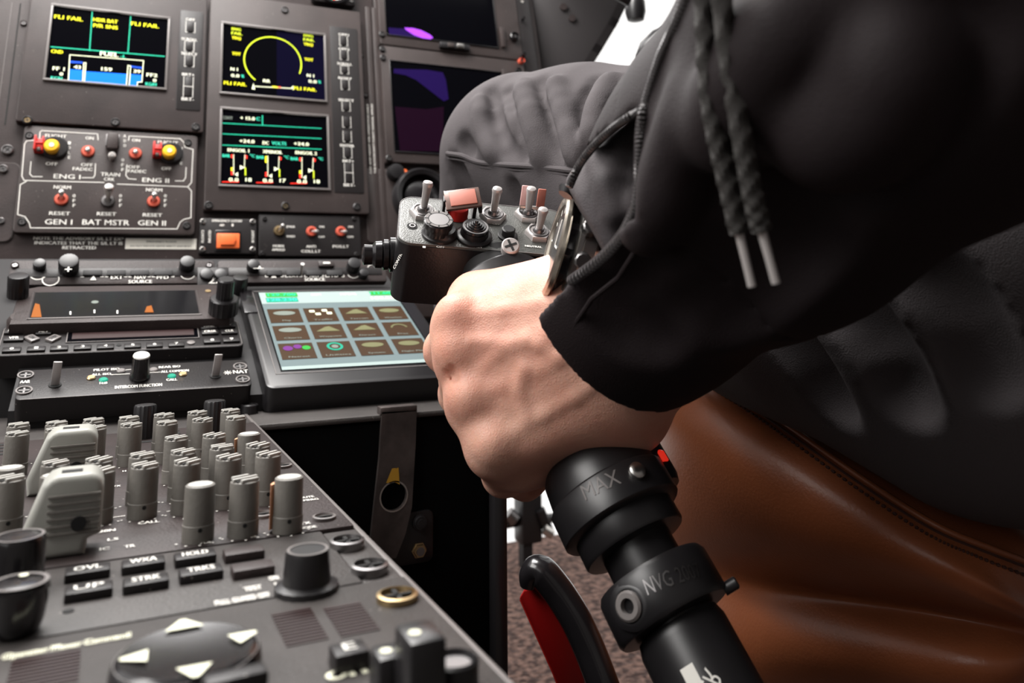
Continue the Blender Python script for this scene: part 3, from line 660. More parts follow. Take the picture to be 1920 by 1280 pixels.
for px, py, m in ((785, 977, 'black_plastic'), (783, 1029, 'brass')):
    x, y = X(px, py); b = ubk.new(m); b.lathe([(.0050, .0022), (.0050, .0032), (.0042, .0034), (.004, .0055)], 24 if m != 'brass' else 6, m, x=x, y=y); b.cyl(x, y, .005, .0062, .0026, 'steel_dark' if m == 'brass' else 'black_plastic', 16); ubk.put(b, 'bolt')

# ------------------------------------------------------------------ source selector row at the top of the slope
Q = SLO.p
_o = SLO.M @ Vector((*SLO.p(250, 537), .004)); SEL = Frame(_o, (0, math.cos(.95), math.sin(.95)))
def knob_black(u, px, py, z, r, h, m='black_plastic', ridges=True, r2=None, name='knob', top=None, n=36):
    """px, py is the centre of the knob's TOP"""
    x, y = u.fr.p(px, py, z + h); b = u.new(m); r2 = r2 or r
    b.lathe([(r, z), (r, z + .0006), (r, z + h * .25), (r2, z + h - .001), (r2 * .93, z + h - .0002), (r2 * .8, z + h)], n, m, x=x, y=y, mod=(lambda i, j: 1 - .05 * (i % 2)) if ridges else None)
    if top: b.disc(x, y, r2 * .78, z + h + .0002, top)
    return u.put(b, name), x, y
def selector(lab, xl, xr, keys, extra):
    l, _ = SEL.p(*xl); r, _ = SEL.p(*xr); bt = SEL.p(250, 536)[1]; t = SEL.p(250, 492)[1]
    u = Unit('selector_panel', SEL, lab, 'switch panel', ((l + r) / 2, (bt + t) / 2), 'source selector panels', h0=-.003)
    b = u.new('panel'); b.prism(rrect(l, bt, r, t, .003), -.003, .003, bev=.0006); b.box(l + .004, r - .004, t - .016, t - .008, .003, .0035, 'panel_black', .0003); u.put(b, 'faceplate')
    z = .0032; b = u.new('white_ink')
    for i, (a, c_) in enumerate(keys):
        x0, ya = SEL.p(a, 507, z); x1, yb = SEL.p(c_, 519, z)
        tt = .002
        k = u.new('black_gloss'); k.box(x0 + .0012, x1 - .0012, yb + .001, ya - .0005, z, z + .0015, 'black_matte', .0005); u.put(k, 'key')
        b.line([(x0 + tt, ya), (x0, ya), (x0, yb), (x0 + tt, yb)], .0006, z + .0002, 'white_ink'); b.line([(x1 - tt, ya), (x1, ya), (x1, yb), (x1 - tt, yb)], .0006, z + .0002, 'white_ink')
    u.put(b, 'key_brackets')
    for (st, px, py, w) in extra:
        if st == '^':
            b = u.new('white_ink'); q = SEL.p(px, py, z); b.poly([(q[0] - .0022, q[1] - .0022), (q[0] + .0022, q[1] - .0022), (q[0], q[1] + .0022)], z + .0004, 'white_ink'); u.put(b, 'arrow_mark')
    lettering(u, [(st, px, py, .0030, w) for st, px, py, w in extra if st != '^'], z + .0002)
    return u
S1 = selector('left source selector strip marked EXT NAV PFD under the engine switches', (18, 512), (402, 512), ((153, 194), (198, 238), (242, 282), (286, 326)), (('^', 175, 521, 10), ('EXT', 219, 520, 22), ('NAV', 263, 520, 22), ('PFD', 305, 520, 22), ('SOURCE', 263, 528, 44)))
for px, py, r, h, m in ((74, 492, .0045, .006, 'black_plastic'), (352, 489, .006, .008, 'black_plastic')):
    knob_black(S1, px, py, .003, r, h, m)
o_, x, y = knob_black(S1, 129, 488, .003, .0072, .012); x, y = SEL.p(129, 506, .008)
b = S1.new('white_ink'); b.text('+', x, y - .0045, .0045, .0152, bold=.0003); S1.put(b, 'plus_mark')
b = S1.new('white_ink')
for px, py in ((72, 513), (95, 524), (352, 513)):
    x, y = SEL.p(px, py, .003); b.ring(x, y, .0052, .0060, .0034, 'white_ink', 28)
S1.put(b, 'ring_marks')
for px, py in ((28, 498), (392, 498)):
    x, y = SEL.p(px, py, .003); screw(S1, x, y, .003, .0028, 'panel', 'steel_dark')
S2 = selector('right source selector strip with four keys above the touchscreen', (408, 512), (722, 512), ((497, 531), (534, 566), (570, 606), (609, 645)), (('^', 513, 517, 10), ('EXT', 551, 517, 18), ('NAV', 590, 517, 18), ('PFD', 625, 517, 18), ('SOURCE', 590, 524, 38)))
for px, py, r, h in ((476, 494, .0052, .007), (665, 492, .0060, .009), (683, 510, .0042, .006)):
    knob_black(S2, px, py, .003, r, h)
b = S2.new('steel'); x, y = SEL.p(566, 513, .003); b.tube([(x, y, .003), (x - .001, y + .002, .008), (x - .001, y + .003, .013)], [.0012, .0012, .0016], 'steel', 12); S2.put(b, 'switch_lever')
b = S2.new('worn_metal'); x, y = SEL.p(611, 497, .003); b.box(x - .007, x + .007, y - .003, y + .003, .003, .006, 'panel_grey', .001); b.box(x - .003, x + .003, y - .001, y + .001, .006, .0066, 'white_ink'); S2.put(b, 'indicator')
b = S2.new('white_ink'); x, y = SEL.p(484, 506, .008); b.text('-', x, y, .004, .0104, w=.008, bold=.0004); b.text('A', x + .001, y + .001, .003, .0104, bold=.0003); S2.put(b, 'plus_mark')
b = S2.new('white_ink')
for px, py in ((662, 512), (700, 505)):
    x, y = SEL.p(px, py, .003); b.ring(x, y, .0050, .0057, .0034, 'white_ink', 28)
S2.put(b, 'ring_marks')
# loose round knobs and rotary marks between the two strips
Sm = Unit('rotary_control', SEL, 'small twin rotary control between the two source selector strips', 'control', SEL.p(400, 530), h0=0)
b = Sm.new('black_plastic'); x, y = SEL.p(400, 524); b.box(x - .013, x + .012, y - .009, y + .010, -.001, .004, 'panel_black', .001); Sm.put(b, 'base')
for px, py in ((388, 512), (415, 512)): knob_black(Sm, px, py, .004, .0055, .003, 'black_plastic')
b = Sm.new('white_ink'); x, y = SEL.p(403, 526, .004); b.text('22', x, y, .006, .0045, w=.010, bold=.0004); Sm.put(b, 'lettering')

# ------------------------------------------------------------------ standby display with side knobs
zt = .012
l, bt, r, t = SLO.rect((28, 575), (240, 534), (418, 575), (240, 601), zt)
l = Q(22, 590, zt)[0]; r = Q(438, 580, zt)[0]
U8 = Unit('standby_display', SLO, 'long dark standby display in a wide frame and knobs on both ends', 'display', ((l + r) / 2, (bt + t) / 2), h0=-.003)
b = U8.new('panel')
b.prism([(l, bt), (r - .004, bt), (r, bt + .006), (r, t - .004), (r - .012, t), (l + .012, t), (l, t - .006)], -.003, zt, bev=.0015); U8.put(b, 'housing')
x0, y0 = Q(55, 597, zt); x1, y1 = Q(375, 597, zt); yt_ = Q(220, 547, zt)[1]; xa_ = Q(67, 547, zt)[0]; xb_ = Q(365, 547, zt)[0]
b = U8.new('black_gloss'); b.prism([(x0, y0), (x1, y0), (xb_, yt_), (xa_, yt_)], zt - .001, zt + .0004, 'screen_black'); U8.put(b, 'screen')
b = U8.new('rim'); b.line([(x0 - .001, y0 - .001), (x1 + .001, y0 - .001)], .0012, zt + .0006, 'rim'); b.line([(x1 + .001, y0 - .001), (xb_ + .001, yt_ + .001), (xa_ - .001, yt_ + .001), (x0 - .001, y0 - .001)], .0008, zt + .0006, 'panel'); U8.put(b, 'bezel')
s = screen_px(U8, zt + .0004)
s.poly([(58, 595), (63, 578), (66, 569), (74, 571), (78, 595)], 'g_orange'); s.poly([(271, 586), (275, 575), (284, 573), (288, 586)], 'g_orange'); s.line([(132, 590), (132, 585)], .001, 'white_ink'); s.line([(177, 587), (177, 582)], .001, 'white_ink'); s.line([(220, 588), (220, 583)], .001, 'white_ink')
s.b.cyl(s.P(178, 566)[0], s.P(178, 566)[1], s.z, s.z + .0001, .0024, 'g_grey', 16); U8.put(s.b, 'picture_or_reflection')
knob_black(U8, 35, 516, zt, .0068, .016)
o_, x, y = knob_black(U8, 421, 558, zt, .0105, .012, 'black_plastic')
b = U8.new('black_plastic'); b.lathe([(.0062, zt + .012), (.0062, zt + .026), (.0052, zt + .027)], 36, x=x, y=y, mod=lambda i, j: 1 - .05 * (i % 2)); U8.put(b, 'knob')
knob_black(U8, 451, 519, .003, .0062, .014)
b = U8.new('brass'); x, y = Q(390, 546, zt); b.cyl(x, y, zt, zt + .0006, .0022, 'brass', 14); U8.put(b, 'light_sensor')
x, y = Q(20, 590, zt); b = U8.new('panel_grey'); b.lathe([(.010, -.003), (.010, zt - .003), (.008, zt)], 32, x=x + .008, y=y - .002); U8.put(b, 'corner_boss')

# ------------------------------------------------------------------ keypad radio
zt = .004
l = Q(-2, 640, zt)[0]; r = Q(458, 650, zt)[0]; bt = Q(240, 657, zt)[1]; t = Q(240, 606, zt)[1]
U9 = Unit('transponder', SLO, 'black transponder with small numbered keys and a long dim window', 'radio', ((l + r) / 2, (bt + t) / 2), h0=-.003)
b = U9.new('rim'); b.prism(rrect(l, bt, r, t, .004), -.012, zt, 'panel_black', bev=.0008); b.line(rrect(l + .001, bt + .001, r - .001, t - .001, .003), .0005, zt + .0002, 'rim', True); U9.put(b, 'faceplate')
x0, y0 = Q(124, 643, zt); x1, y1 = Q(370, 612, zt)
b = U9.new('screen_black'); b.box(x0, x1, y0, y1, zt - .001, zt + .0004, 'screen_black'); b.line([(x0, y0), (x1, y0), (x1, y1), (x0, y1)], .0006, zt + .0006, 'rim', True); b.box(x0 + .003, x1 - .003, y0 + .004, y1 - .005, zt + .0004, zt + .0008, 'red_shiny'); U9.put(b, 'window')
mat('window_tint', (.035, .018, .018), .35); U9.root.children  # dim brown window bars
for p_ in list(U9.root.children):
    if p_.name.startswith('window'):
        for i_, m_ in enumerate(p_.data.materials):
            if m_.name == 'red_shiny': p_.data.materials[i_] = MATS['window_tint']
def rkey(u, px, py, w, h, z, st, rot=0, m='panel_black', ink='white_ink', hh=.0018, tw=.5):
    x, y = u.fr.p(px, py, z + hh); b = u.new(m); T = Matrix.Translation((x, y, 0)) @ Matrix.Rotation(rot, 4, 'Z')
    b.box(-w / 2, w / 2, -h / 2, h / 2, z - .0005, z + hh, m, .0006, T=T)
    k = u.put(b, 'key')
    if st:
        b = u.new(ink); tx = text_data(st)
        if st == '.': b.disc(0, .0005, .0011, z + hh + .0002, ink, T=T)
        else: b.text(st, 0, 0, h * .5, z + hh + .0002, ink, w * tw, T=T, bold=.0002)
        u.put(b, 'key_lettering', parent=k)
        k2 = u.root.children[-1] if False else None
for px, st in ((22, '0'), (68, '1'), (111, '2'), (155, '3'), (198, '4'), (249, '5'), (290, '6'), (331, '7')):
    yy = 653.5 - (px - 22) * .032; rkey(U9, px, yy, .0105, .0056, zt, st, tw=.2)
for px, py, st, w in ((27, 619, 'IDENT', .6), (26, 633, 'VFR', .5), (392, 611, 'FUNC', .6), (426, 608, 'FLT', .6), (394, 621, 'CRSR', .7), (430, 620, 'CLR', .5), (398, 637, '8', .2), (434, 635, '9', .2)):
    rkey(U9, px, py, .0115, .0062, zt, st, tw=w)
rkey(U9, 82, 621, .0095, .0062, zt, 'ALT', tw=.6); rkey(U9, 60, 632, .0085, .0062, zt, 'ON', -.9, 'rim', 'black_matte'); rkey(U9, 100, 632, .0085, .0062, zt, 'STBY', .9, 'rim', 'black_matte', tw=.7)
x, y = Q(223, 647, zt); b = U9.new('gap'); b.cyl(x, y, zt - .0005, zt + .0003, .0016, 'gap', 16); U9.put(b, 'light_sensor')
x, y = Q(358, 643, zt); b = U9.new('rim'); b.lathe([(.0026, zt), (.0026, zt + .0008), (.0015, zt + .001)], 20, 'rim', x=x, y=y); U9.put(b, 'lock_screw')

# ------------------------------------------------------------------ intercom panel
zt = .005
l = Q(28, 744, zt)[0]; r = Q(474, 726, zt)[0]; bt = Q(240, 737, zt)[1]; t = Q(240, 690, zt)[1]
U10 = Unit('intercom_panel', SLO, 'black INTERCOM FUNCTION panel with a centre rotary knob and two flat levers', 'radio panel', ((l + r) / 2, (bt + t) / 2), h0=-.004)
b = U10.new('panel_black'); b.prism(rrect(l, bt, r, t + .004, .004), -.010, zt, 'panel_black', bev=.0007); b.line([(l + .003, bt + .0004), (r - .003, bt + .0004)], .0005, zt + .0001, 'rim'); U10.put(b, 'faceplate')
for px, py in ((48, 704), (45, 733), (450, 688), (455, 712)):
    x, y = Q(px, py, zt); b = U10.new('rim'); b.lathe([(.0045, zt), (.0045, zt + .001), (.0036, zt + .001), (.0034, zt + .0002)], 28, 'rim', x=x, y=y); b.disc(x, y, .0034, zt + .0003, 'gap'); b.box(x - .0028, x + .0028, y - .0005, y + .0005, zt + .0003, zt + .0007, 'steel_dark'); b.box(x - .0005, x + .0005, y - .0028, y + .0028, zt + .0003, zt + .0007, 'steel_dark'); U10.put(b, 'screw')
x, y = Q(261, 705, zt); b = U10.new('black_gloss'); x, y = Q(262, 708, zt)
b.lathe([(.0062, zt), (.0062, zt + .002), (.0056, zt + .003), (.0050, zt + .014), (.0050, zt + .0152)], 36, 'black_gloss', x=x, y=y, mod=lambda i, j: 1 - .05 * (i % 2)); b.lathe([(.0050, zt + .0152), (.0047, zt + .0160)], 30, 'white_ink', x=x, y=y); U10.put(b, 'rotary_knob')
for px, py, n in ((103, 722, 0), (404, 705, 1)):
    x, y = Q(px, py, zt); b = U10.new('rim'); T = Matrix.Translation((x, y, zt)) @ Matrix.Rotation(-.10, 4, 'X') @ Matrix.Rotation(.06, 4, 'Y'); b.box(-.0024, .0024, -.0007, .0007, 0, .0150, 'bat_grey', .0004, T=T); U10.put(b, 'flat_lever')
    b = U10.new('gap'); b.cyl(x, y, zt, zt + .0006, .0036, 'gap', 18); U10.put(b, 'lever_slot')
lettering(U10, (('PILOT ISO', 200, 693, .0026, 48), ('REAR ISO', 318, 688, .0026, 40), ('ALL ISO', 190, 702, .0024, 36), ('ALL COMMON', 328, 696, .0026, 52), ('INTERCOM FUNCTION', 260, 724, .0034, 88), ('AAR', 47, 716, .0032, 18), ('NAT', 451, 697, .0042, 28), ('1EB', 194, 718, .0028, 14), ('CALL', 322, 712, .0028, 20), ('10', 104, 723, .0026, 8), ('10', 404, 708, .0026, 8)), zt)
b = U10.new('white_ink'); x, y = Q(427, 699, zt)
for k in range(4): b.line([(x - .0024 * math.cos(k * .785), y - .0024 * math.sin(k * .785)), (x + .0024 * math.cos(k * .785), y + .0024 * math.sin(k * .785))], .0005, zt + .0003, 'white_ink')
a_ = [Q(*q_, zt) for q_ in ((208, 703), (245, 701), (280, 699), (300, 698), (220, 696), (245, 693), (276, 692))]
b.line(a_[0:2], .0005, zt + .0003); b.line(a_[2:4], .0005, zt + .0003); b.line(a_[4:6], .0005, zt + .0003); U10.put(b, 'line_marks')
for px, py, m in ((171, 709, 'brass'), (194, 713, 'g_teal'), (322, 706, 'g_teal'), (343, 702, 'brass'), (227, 696, 'rim'), (288, 694, 'rim')):
    x, y = Q(px, py, zt); b = U10.new(m); b.lathe([(.0026, zt), (.0026, zt + .0007), (.002, zt + .0012)], 18, m, x=x, y=y); U10.put(b, 'indicator_lamp')

# ------------------------------------------------------------------ touchscreen navigator
zt = .006
ql = Q(462, 560, zt)[0]; x0 = Q(506, 620, zt)[0]
SB = Q(620, 690, zt)[1]; ST = Q(600, 548, zt)[1]; bt = Q(560, 724, zt)[1]; t = Q(560, 541, zt)[1]
xr = x0 + .113
U11 = Unit('touchscreen', SLO, 'grey touchscreen navigator with a grid of brown icon tiles', 'touchscreen', ((x0 + xr) / 2, (SB + ST) / 2), h0=-.003)
facebox(U11, x0 - .013, bt, xr + .013, t, -.012, zt, 'black_plastic', .006, 'housing', .002)
b = U11.new('screen_black'); b.box(x0 - .001, xr + .001, SB - .001, ST + .001, zt - .001, zt + .0003, 'screen_black'); U11.put(b, 'screen')
b = U11.new('rim'); b.line([(x0 - .0045, SB - .004), (xr + .004, SB - .004)], .0007, zt + .0003, 'rim'); b.line([(x0 - .0045, SB - .004), (x0 - .0045, ST + .002)], .0006, zt + .0003, 'rim'); b.line([(x0 - .003, ST + .0025), (xr + .003, ST + .0025)], .0012, zt + .0006, 'steel_dark'); U11.put(b, 'bezel')
z = zt + .0005; SW = xr - x0; SH = ST - SB
b = U11.new('g_slate'); b.rect(x0, SB, xr, ST, z, 'g_slate'); b.rect(x0, ST - SH * .17, xr, ST, z + .00015, 'g_pale'); b.rect(x0, SB, xr, SB + SH * .035, z + .00015, 'g_pale')
U11.put(b, 'picture_or_reflection', label='grey blue background')
b = U11.new('g_teal'); b.rect(x0 + .005, ST - SH * .075, x0 + .030, ST - SH * .01, z + .0003, 'g_leaf'); b.rect(x0 + .004, ST - SH * .15, x0 + .029, ST - SH * .085, z + .0003, 'g_teal'); b.rect(xr - .022, ST - SH * .075, xr, ST - SH * .01, z + .0003, 'g_leaf')
b.text('129.700', x0 + .0175, ST - SH * .042, .0040, z + .0005, 'g_green', w=.022, bold=.0003); b.text('128.230', x0 + .0165, ST - SH * .118, .0045, z + .0005, 'g_cyan', w=.023, bold=.0004); b.text('108.50', xr - .013, ST - SH * .12, .004, z + .0005, 'g_white', w=.020, bold=.0003); b.text('111.60', xr - .013, ST - SH * .042, .0036, z + .0005, 'g_green', w=.018, bold=.0003)
b.text('COM', x0 + .045, ST - SH * .05, .003, z + .0005, 'g_white', w=.008); b.text('XPDR', x0 + .072, ST - SH * .05, .003, z + .0005, 'g_white', w=.014, bold=.0002); U11.put(b, 'status_bar')
names = ('Map', 'Traffic', 'Terrain', 'Weather', 'Charts', 'Waypoint', 'Direct', 'Proc', 'Nearest', 'Utilities', 'System', 'Flight Plan')
cx_ = [(.02, .235), (.265, .48), (.515, .73), (.765, .98)]; cy_ = [(.56, .75), (.335, .52), (.11, .295)]
for j in range(3):
    for i in range(4):
        a, c_ = cx_[i]; e, g = cy_[j]; k = j * 4 + i
        xa, xb, ya, yb = x0 + SW * a, x0 + SW * c_, SB + SH * e, SB + SH * g
        b = U11.new('g_brown'); b.rect(xa, ya, xb, yb, z + .0003, 'g_brown')
        mx, my = (xa + xb) / 2, (ya + yb) / 2 + .004; col = ('g_grey', 'g_white', 'g_olive', 'g_olive', 'g_grey', 'g_olive', 'g_olive', 'g_olive', 'g_violet', 'g_cyan', 'g_olive', 'g_olive')[k]; zz = z + .0005
        if k in (1,): [b.rect(mx + dx - .002, my + dy - .0017, mx + dx + .002, my + dy + .0017, zz, col) for dx, dy in ((-.006, .002), (-.002, -.003), (.004, .003), (.007, -.002))]
        elif k in (2, 5, 6): b.poly([(mx - .009, my - .004), (mx + .009, my - .004), (mx + .002, my + .004), (mx - .001, my + .003)], zz, col)
        elif k == 8: b.disc(mx - .006, my, .0035, zz, 'g_violet'); b.disc(mx + .001, my + .002, .003, zz, 'g_violet'); b.disc(mx + .007, my, .003, zz, 'g_leaf')
        elif k == 9: b.ring(mx, my, .0040, .006, zz, 'g_teal', 24); b.disc(mx, my, .0025, zz, 'g_grey')
        elif k == 7: b.ring(mx, my - .003, .0055, .007, zz, col, 16, 10, 170)
        else: b.poly([(mx + .0085 * math.cos(i_ * .42), my + .0036 * math.sin(i_ * .42)) for i_ in range(15)], zz, col)
        b.text(names[k], mx, ya + .0030, .0022, zz, 'g_grey', w=min(.018, len(names[k]) * .0021), bold=.0001)
        U11.put(b, 'icon_tile')
# left cheek with a card slot
b = U11.new('panel'); x, y = Q(463, 566, zt); b.box(x - .004, x + .006, y - .02, y + .02, zt, zt + .001, 'black_gloss', .0004); U11.put(b, 'card_slot')

# ------------------------------------------------------------------ flat pedestal: base plate and audio panel
G = PED.p
U12 = Unit('pedestal_plate', PED, 'bare dark grey plate with two tall black knobs behind the grey knobs', 'panel', (.02, .60), h0=-.004)
b = U12.new('pedestal_grey'); b.box(-.073, XR - .0018, .532, .634, -.004, .0, 'pedestal_grey', .0006); U12.put(b, 'faceplate')
for px, py in ((273, 758), (403, 750)): knob_black(U12, px, py, 0, .0058, .0195)
for px, py in ((38, 779), (468, 757)):
    x, y = G(px, py, .006); b = U12.new('black_plastic'); b.lathe([(.0055, 0), (.0055, .0052), (.0048, .006), (.0044, .006), (.004, .0048)], 28, x=x, y=y); b.box(x - .0032, x + .0032, y - .0006, y + .0006, .0048, .0056, 'steel_dark'); b.box(x - .0006, x + .0006, y - .0032, y + .0032, .0048, .0056, 'steel_dark'); U12.put(b, 'screw')
aL, aR = -.073, XR - .0018
AY1 = .530; AY0 = G(400, 1020, .002)[1]
U13 = Unit('audio_panel', PED, 'audio selector panel crowded with round light grey knobs and two big grey levers', 'audio panel', ((aL + aR) / 2, (AY0 + AY1) / 2), h0=-.004)
b = U13.new('panel'); b.box(aL, aR, AY0, AY1, -.004, .002, 'panel', .0008)
for k in range(4):
    for xx in (-.046, -.010, .028): b.box(xx - .012, xx + .012, AY1 - .006 - k * .009, AY1 - .010 - k * .009, .0019, .0022, 'gap')
U13.put(b, 'faceplate')
KT = [(112, 248), (340, 238), (562, 220), (775, 208), (985, 190), (1185, 175), (1383, 163), (105, 300), (342, 278), (570, 265), (788, 248), (1003, 235), (1215, 218), (1415, 205),
      (1058, 328), (1285, 312), (1495, 296), (1100, 410), (1333, 382), (1548, 370), (60, 500), (333, 478), (595, 458), (855, 430), (1125, 470), (1373, 443), (1610, 425),
      (60, 570), (333, 545), (605, 520), (870, 492), (1203, 600), (1470, 576), (1735, 556)]
KR, KH = .0050, .0185
first = None
def knob_parts(u, x, y, amber=False, flat=False, rot=.5):
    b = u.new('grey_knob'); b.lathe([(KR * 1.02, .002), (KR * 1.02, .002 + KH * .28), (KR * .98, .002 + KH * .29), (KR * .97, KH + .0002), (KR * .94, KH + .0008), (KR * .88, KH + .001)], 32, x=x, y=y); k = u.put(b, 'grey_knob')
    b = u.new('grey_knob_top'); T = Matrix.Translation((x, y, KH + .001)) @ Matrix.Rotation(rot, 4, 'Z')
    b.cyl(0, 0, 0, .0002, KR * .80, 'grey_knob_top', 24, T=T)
    if not flat: [b.box(-KR * w_, KR * w_, KR * (y_ - .13), KR * (y_ + .13), .0001, .0011, 'grey_knob_top', .0002, T=T) for y_, w_ in ((-.62, .62), (0, .9), (.62, .62))]; [b.box(-KR * .8, KR * .8, KR * (y_ - .12), KR * (y_ + .12), .0002, .0005, 'gap', T=T) for y_ in (-.3, .3)]
    u.put(b, 'knob_cap', parent=None)
    b = u.new('gap'); d = (Vector((0, 0)) - Vector((x, y))).normalized(); a = math.atan2(d.y, d.x) + .12
    T = Matrix.Translation((x, y, .0062)) @ Matrix.Rotation(a, 4, 'Z') @ Matrix.Rotation(math.pi / 2, 4, 'Y'); b.cyl(0, 0, KR * .9, KR * 1.03, .0007, 'gap', 14, T=T); u.put(b, 'set_screw')
    if amber:
        b = u.new('amber_side'); T = Matrix.Translation((x, y, 0)) @ Matrix.Rotation(2.3, 4, 'Z'); b.prism([(KR * .9 * math.cos(q), KR * 1.13 * math.sin(q) * 1.0) for q in [i * .25 - 1.0 for i in range(9)]] , .003, KH - .001, 'amber_side', T=T @ Matrix.Translation((KR * .28, 0, 0))); u.put(b, 'amber_strip')
for i, (zx, zy) in enumerate(KT):
    px, py = zx / 3.2, 720 + zy / 3.2
    x, y = G(px, py, KH + .001); y = min(y, AY1 - KR - .001)
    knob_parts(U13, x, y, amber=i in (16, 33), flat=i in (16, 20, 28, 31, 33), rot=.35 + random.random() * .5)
    b = U13.new('white_ink')
    for k in range(5):
        a = math.radians(200 + k * 35); b.disc(x + .0072 * math.cos(a), y + .0072 * math.sin(a), .00045, .0023, 'white_ink', 8)
    U13.put(b, 'dial_marks')
# two big grey levers
def big_lever(px0, px1, pyt, pyb, yy=None):
    """px range of the face, top and foot y, at depth given by foot"""
    x1, y = G(px1, pyb, .002); x0, _ = G(px0, pyb, .002); hT = .0245
    b = U13.new('handle_grey')
    w = x1 - x0
    prof = [(x0 - w * .30, 0), (x1 - w * .25, 0), (x1 - w * .22, .0045), (x1, .0060), (x1, hT - .005), (x1 - .0006, hT - .0025), (x1 - .002, hT - .0008), (x1 - .004, hT), (x0 + .004, hT), (x0 + .0015, hT - .0008), (x0 - .0005, hT - .003), (x0 - w * .34, .006)]
    T = Matrix(((1, 0, 0, 0), (0, 0, -1, y + .010), (0, 1, 0, .002), (0, 0, 0, 1)))
    b.prism(prof, 0, .014, 'handle_grey', bev=.0022, T=T, seg=4)
    h = U13.put(b, 'lever_handle')
    b = U13.new('grey_knob'); 
    for k in range(6): b.box(x0 + .0015, x1 - .0008, y - .0049, y - .0035, .0088 + k * .0022, .0098 + k * .0022, 'grey_knob', .0002)
    x_ = (x0 + x1) / 2 + .002; T = Matrix.Translation((x_, y - .0051, .012)) @ Matrix.Rotation(math.pi / 2, 4, 'X'); b.lathe([(.0022, -.0003), (.0022, .0006), (.0016, .0006)], 18, 'gap', T); U13.put(b, 'lever_ribs')
    b = U13.new('gap'); b.box((x0 + x1) / 2 - .004, (x0 + x1) / 2 + .002, y + .0, y + .004, .002 + hT, .0022 + hT, 'gap'); U13.put(b, 'lever_slot')
big_lever(76, 187, 915, 1030)
big_lever(84, 177, 828, 915)
lettering(U13, (('No SEL', 272, 962, .0028, 56), ('CALL', 279, 980, .0030, 40), ('20N', 201, 996, .0028, 30), ('LS', 212, 1012, .0028, 20), ('IC', 196, 1030, .0028, 18), ('TR', 243, 1025, .0028, 20), ('ICS', 383, 1012, .0026, 26), ('VOL', 385, 1018, .0026, 26), ('ICS', 465, 1001, .0026, 20), ('VOL', 471, 1007, .0026, 24),
    ('VOX', 526, 990, .0026, 24), ('MIC', 533, 997, .0026, 24), ('TX', 572, 982, .0026, 22), ('MODE', 577, 990, .0026, 36), ('MUTE', 575, 933, .0026, 30), ('EMERG', 580, 938, .0024, 36), ('TX', 219, 912, .0026, 14), ('Na', 230, 872, .0026, 14), ('H', 233, 884, .0026, 6), ('A', 345, 973, .0026, 6), ('ON', 457, 892, .0026, 12), ('+', 189, 987, .0026, 8)), .002)
b = U13.new('white_ink')
for a, c_ in (((186, 975), (233, 968)), ((314, 960), (350, 954)), ((400, 951), (434, 945))): b.line([G(*a, .002), G(*c_, .002)], .0006, .0023)
U13.put(b, 'line_marks')
for px, py in ((530, 875), (492, 967), (608, 972)):
    x, y = G(px, py, .002); b = U13.new('rim'); b.lathe([(.0042, .002), (.0042, .003), (.0034, .0032), (.0032, .0024)], 24, 'rim', x=x, y=y); b.box(x - .0028, x + .0028, y - .0005, y + .0005, .0024, .003, 'gap'); U13.put(b, 'screw')

# ------------------------------------------------------------------ button panel of the pedestal
BY1 = AY0 - .0015; BY0 = G(400, 1137, .002)[1]
U14 = Unit('button_panel', PED, 'pedestal panel with eight flat keys and round black knobs below the audio panel', 'control panel', ((aL + aR) / 2, (BY0 + BY1) / 2), h0=-.004)
b = U14.new('pedestal_grey'); b.box(aL, aR - .012, BY0, BY1, -.004, .002, 'pedestal_grey', .0008); b.box(aR - .0115, aR, BY0, BY1, -.004, .001, 'pedestal_grey', .0006); U14.put(b, 'faceplate')
for px, py, st in ((165, 1064, 'OVL'), (269, 1050, 'WXA'), (366, 1037, 'HOLD'), (457, 1029, ''), (167, 1099, 'UP'), (274, 1084, 'STRK'), (377, 1066, 'TRKS'), (474, 1058, '')):
    rkey(U14, px, py, .0118, .0072, .002, st, 0, 'panel_black' if st else 'panel', hh=.0025, tw=.62)
x, y = G(577, 1030, .0125); b = U14.new('black_gloss'); b.lathe([(.0088, .002), (.0088, .0035), (.0066, .0042), (.0061, .0115), (.0058, .0125), (.0050, .0125)], 40, 'black_plastic', x=x, y=y, mod=lambda i, j: 1 - .03 * (i % 2)); b.ring(x, y, .0049, .0057, .0127, 'rim', 36); U14.put(b, 'rotary_knob')
x, y = G(36, 1005, .0165); b = U14.new('black_gloss'); y = min(y, BY1 - .0085); b.lathe([(.0072, .002), (.0068, .0155), (.0064, .0165), (.0058, .0166)], 40, 'black_gloss', x=x, y=y); b.ring(x, y, .0056, .0064, .0168, 'rim', 36); U14.put(b, 'rotary_knob')
x, y = G(36, 1092, .0135); b = U14.new('black_gloss'); b.lathe([(.0052, .002), (.0062, .005), (.0070, .0120), (.0068, .0132), (.0058, .0136)], 40, 'black_gloss', x=x, y=y); b.disc(x + .0006, y + .0042, .0011, .0140, 'cream_ink'); b.ring(x, y, .0056, .0067, .0138, 'rim', 36); U14.put(b, 'rotary_knob')
x, y = G(128, 1146, .002); b = U14.new('gap'); b.cyl(x, y, .0018, .0023, .0014, 'gap', 14); U14.put(b, 'hole')
lettering(U14, (('TEST', 474, 1104, .0034, 34), ('PULL GUARD OFF', 455, 1124, .0036, 108), ('ON', 513, 1085, .0034, 18), ('L', 520, 1097, .0034, 8), ('ON', 530, 1112, .0034, 22)), .002, bold=.0004)
lettering(U14, (('EMRG A', 643, 1114, .0042, 74),), .001, 'cream_ink', bold=.0005)
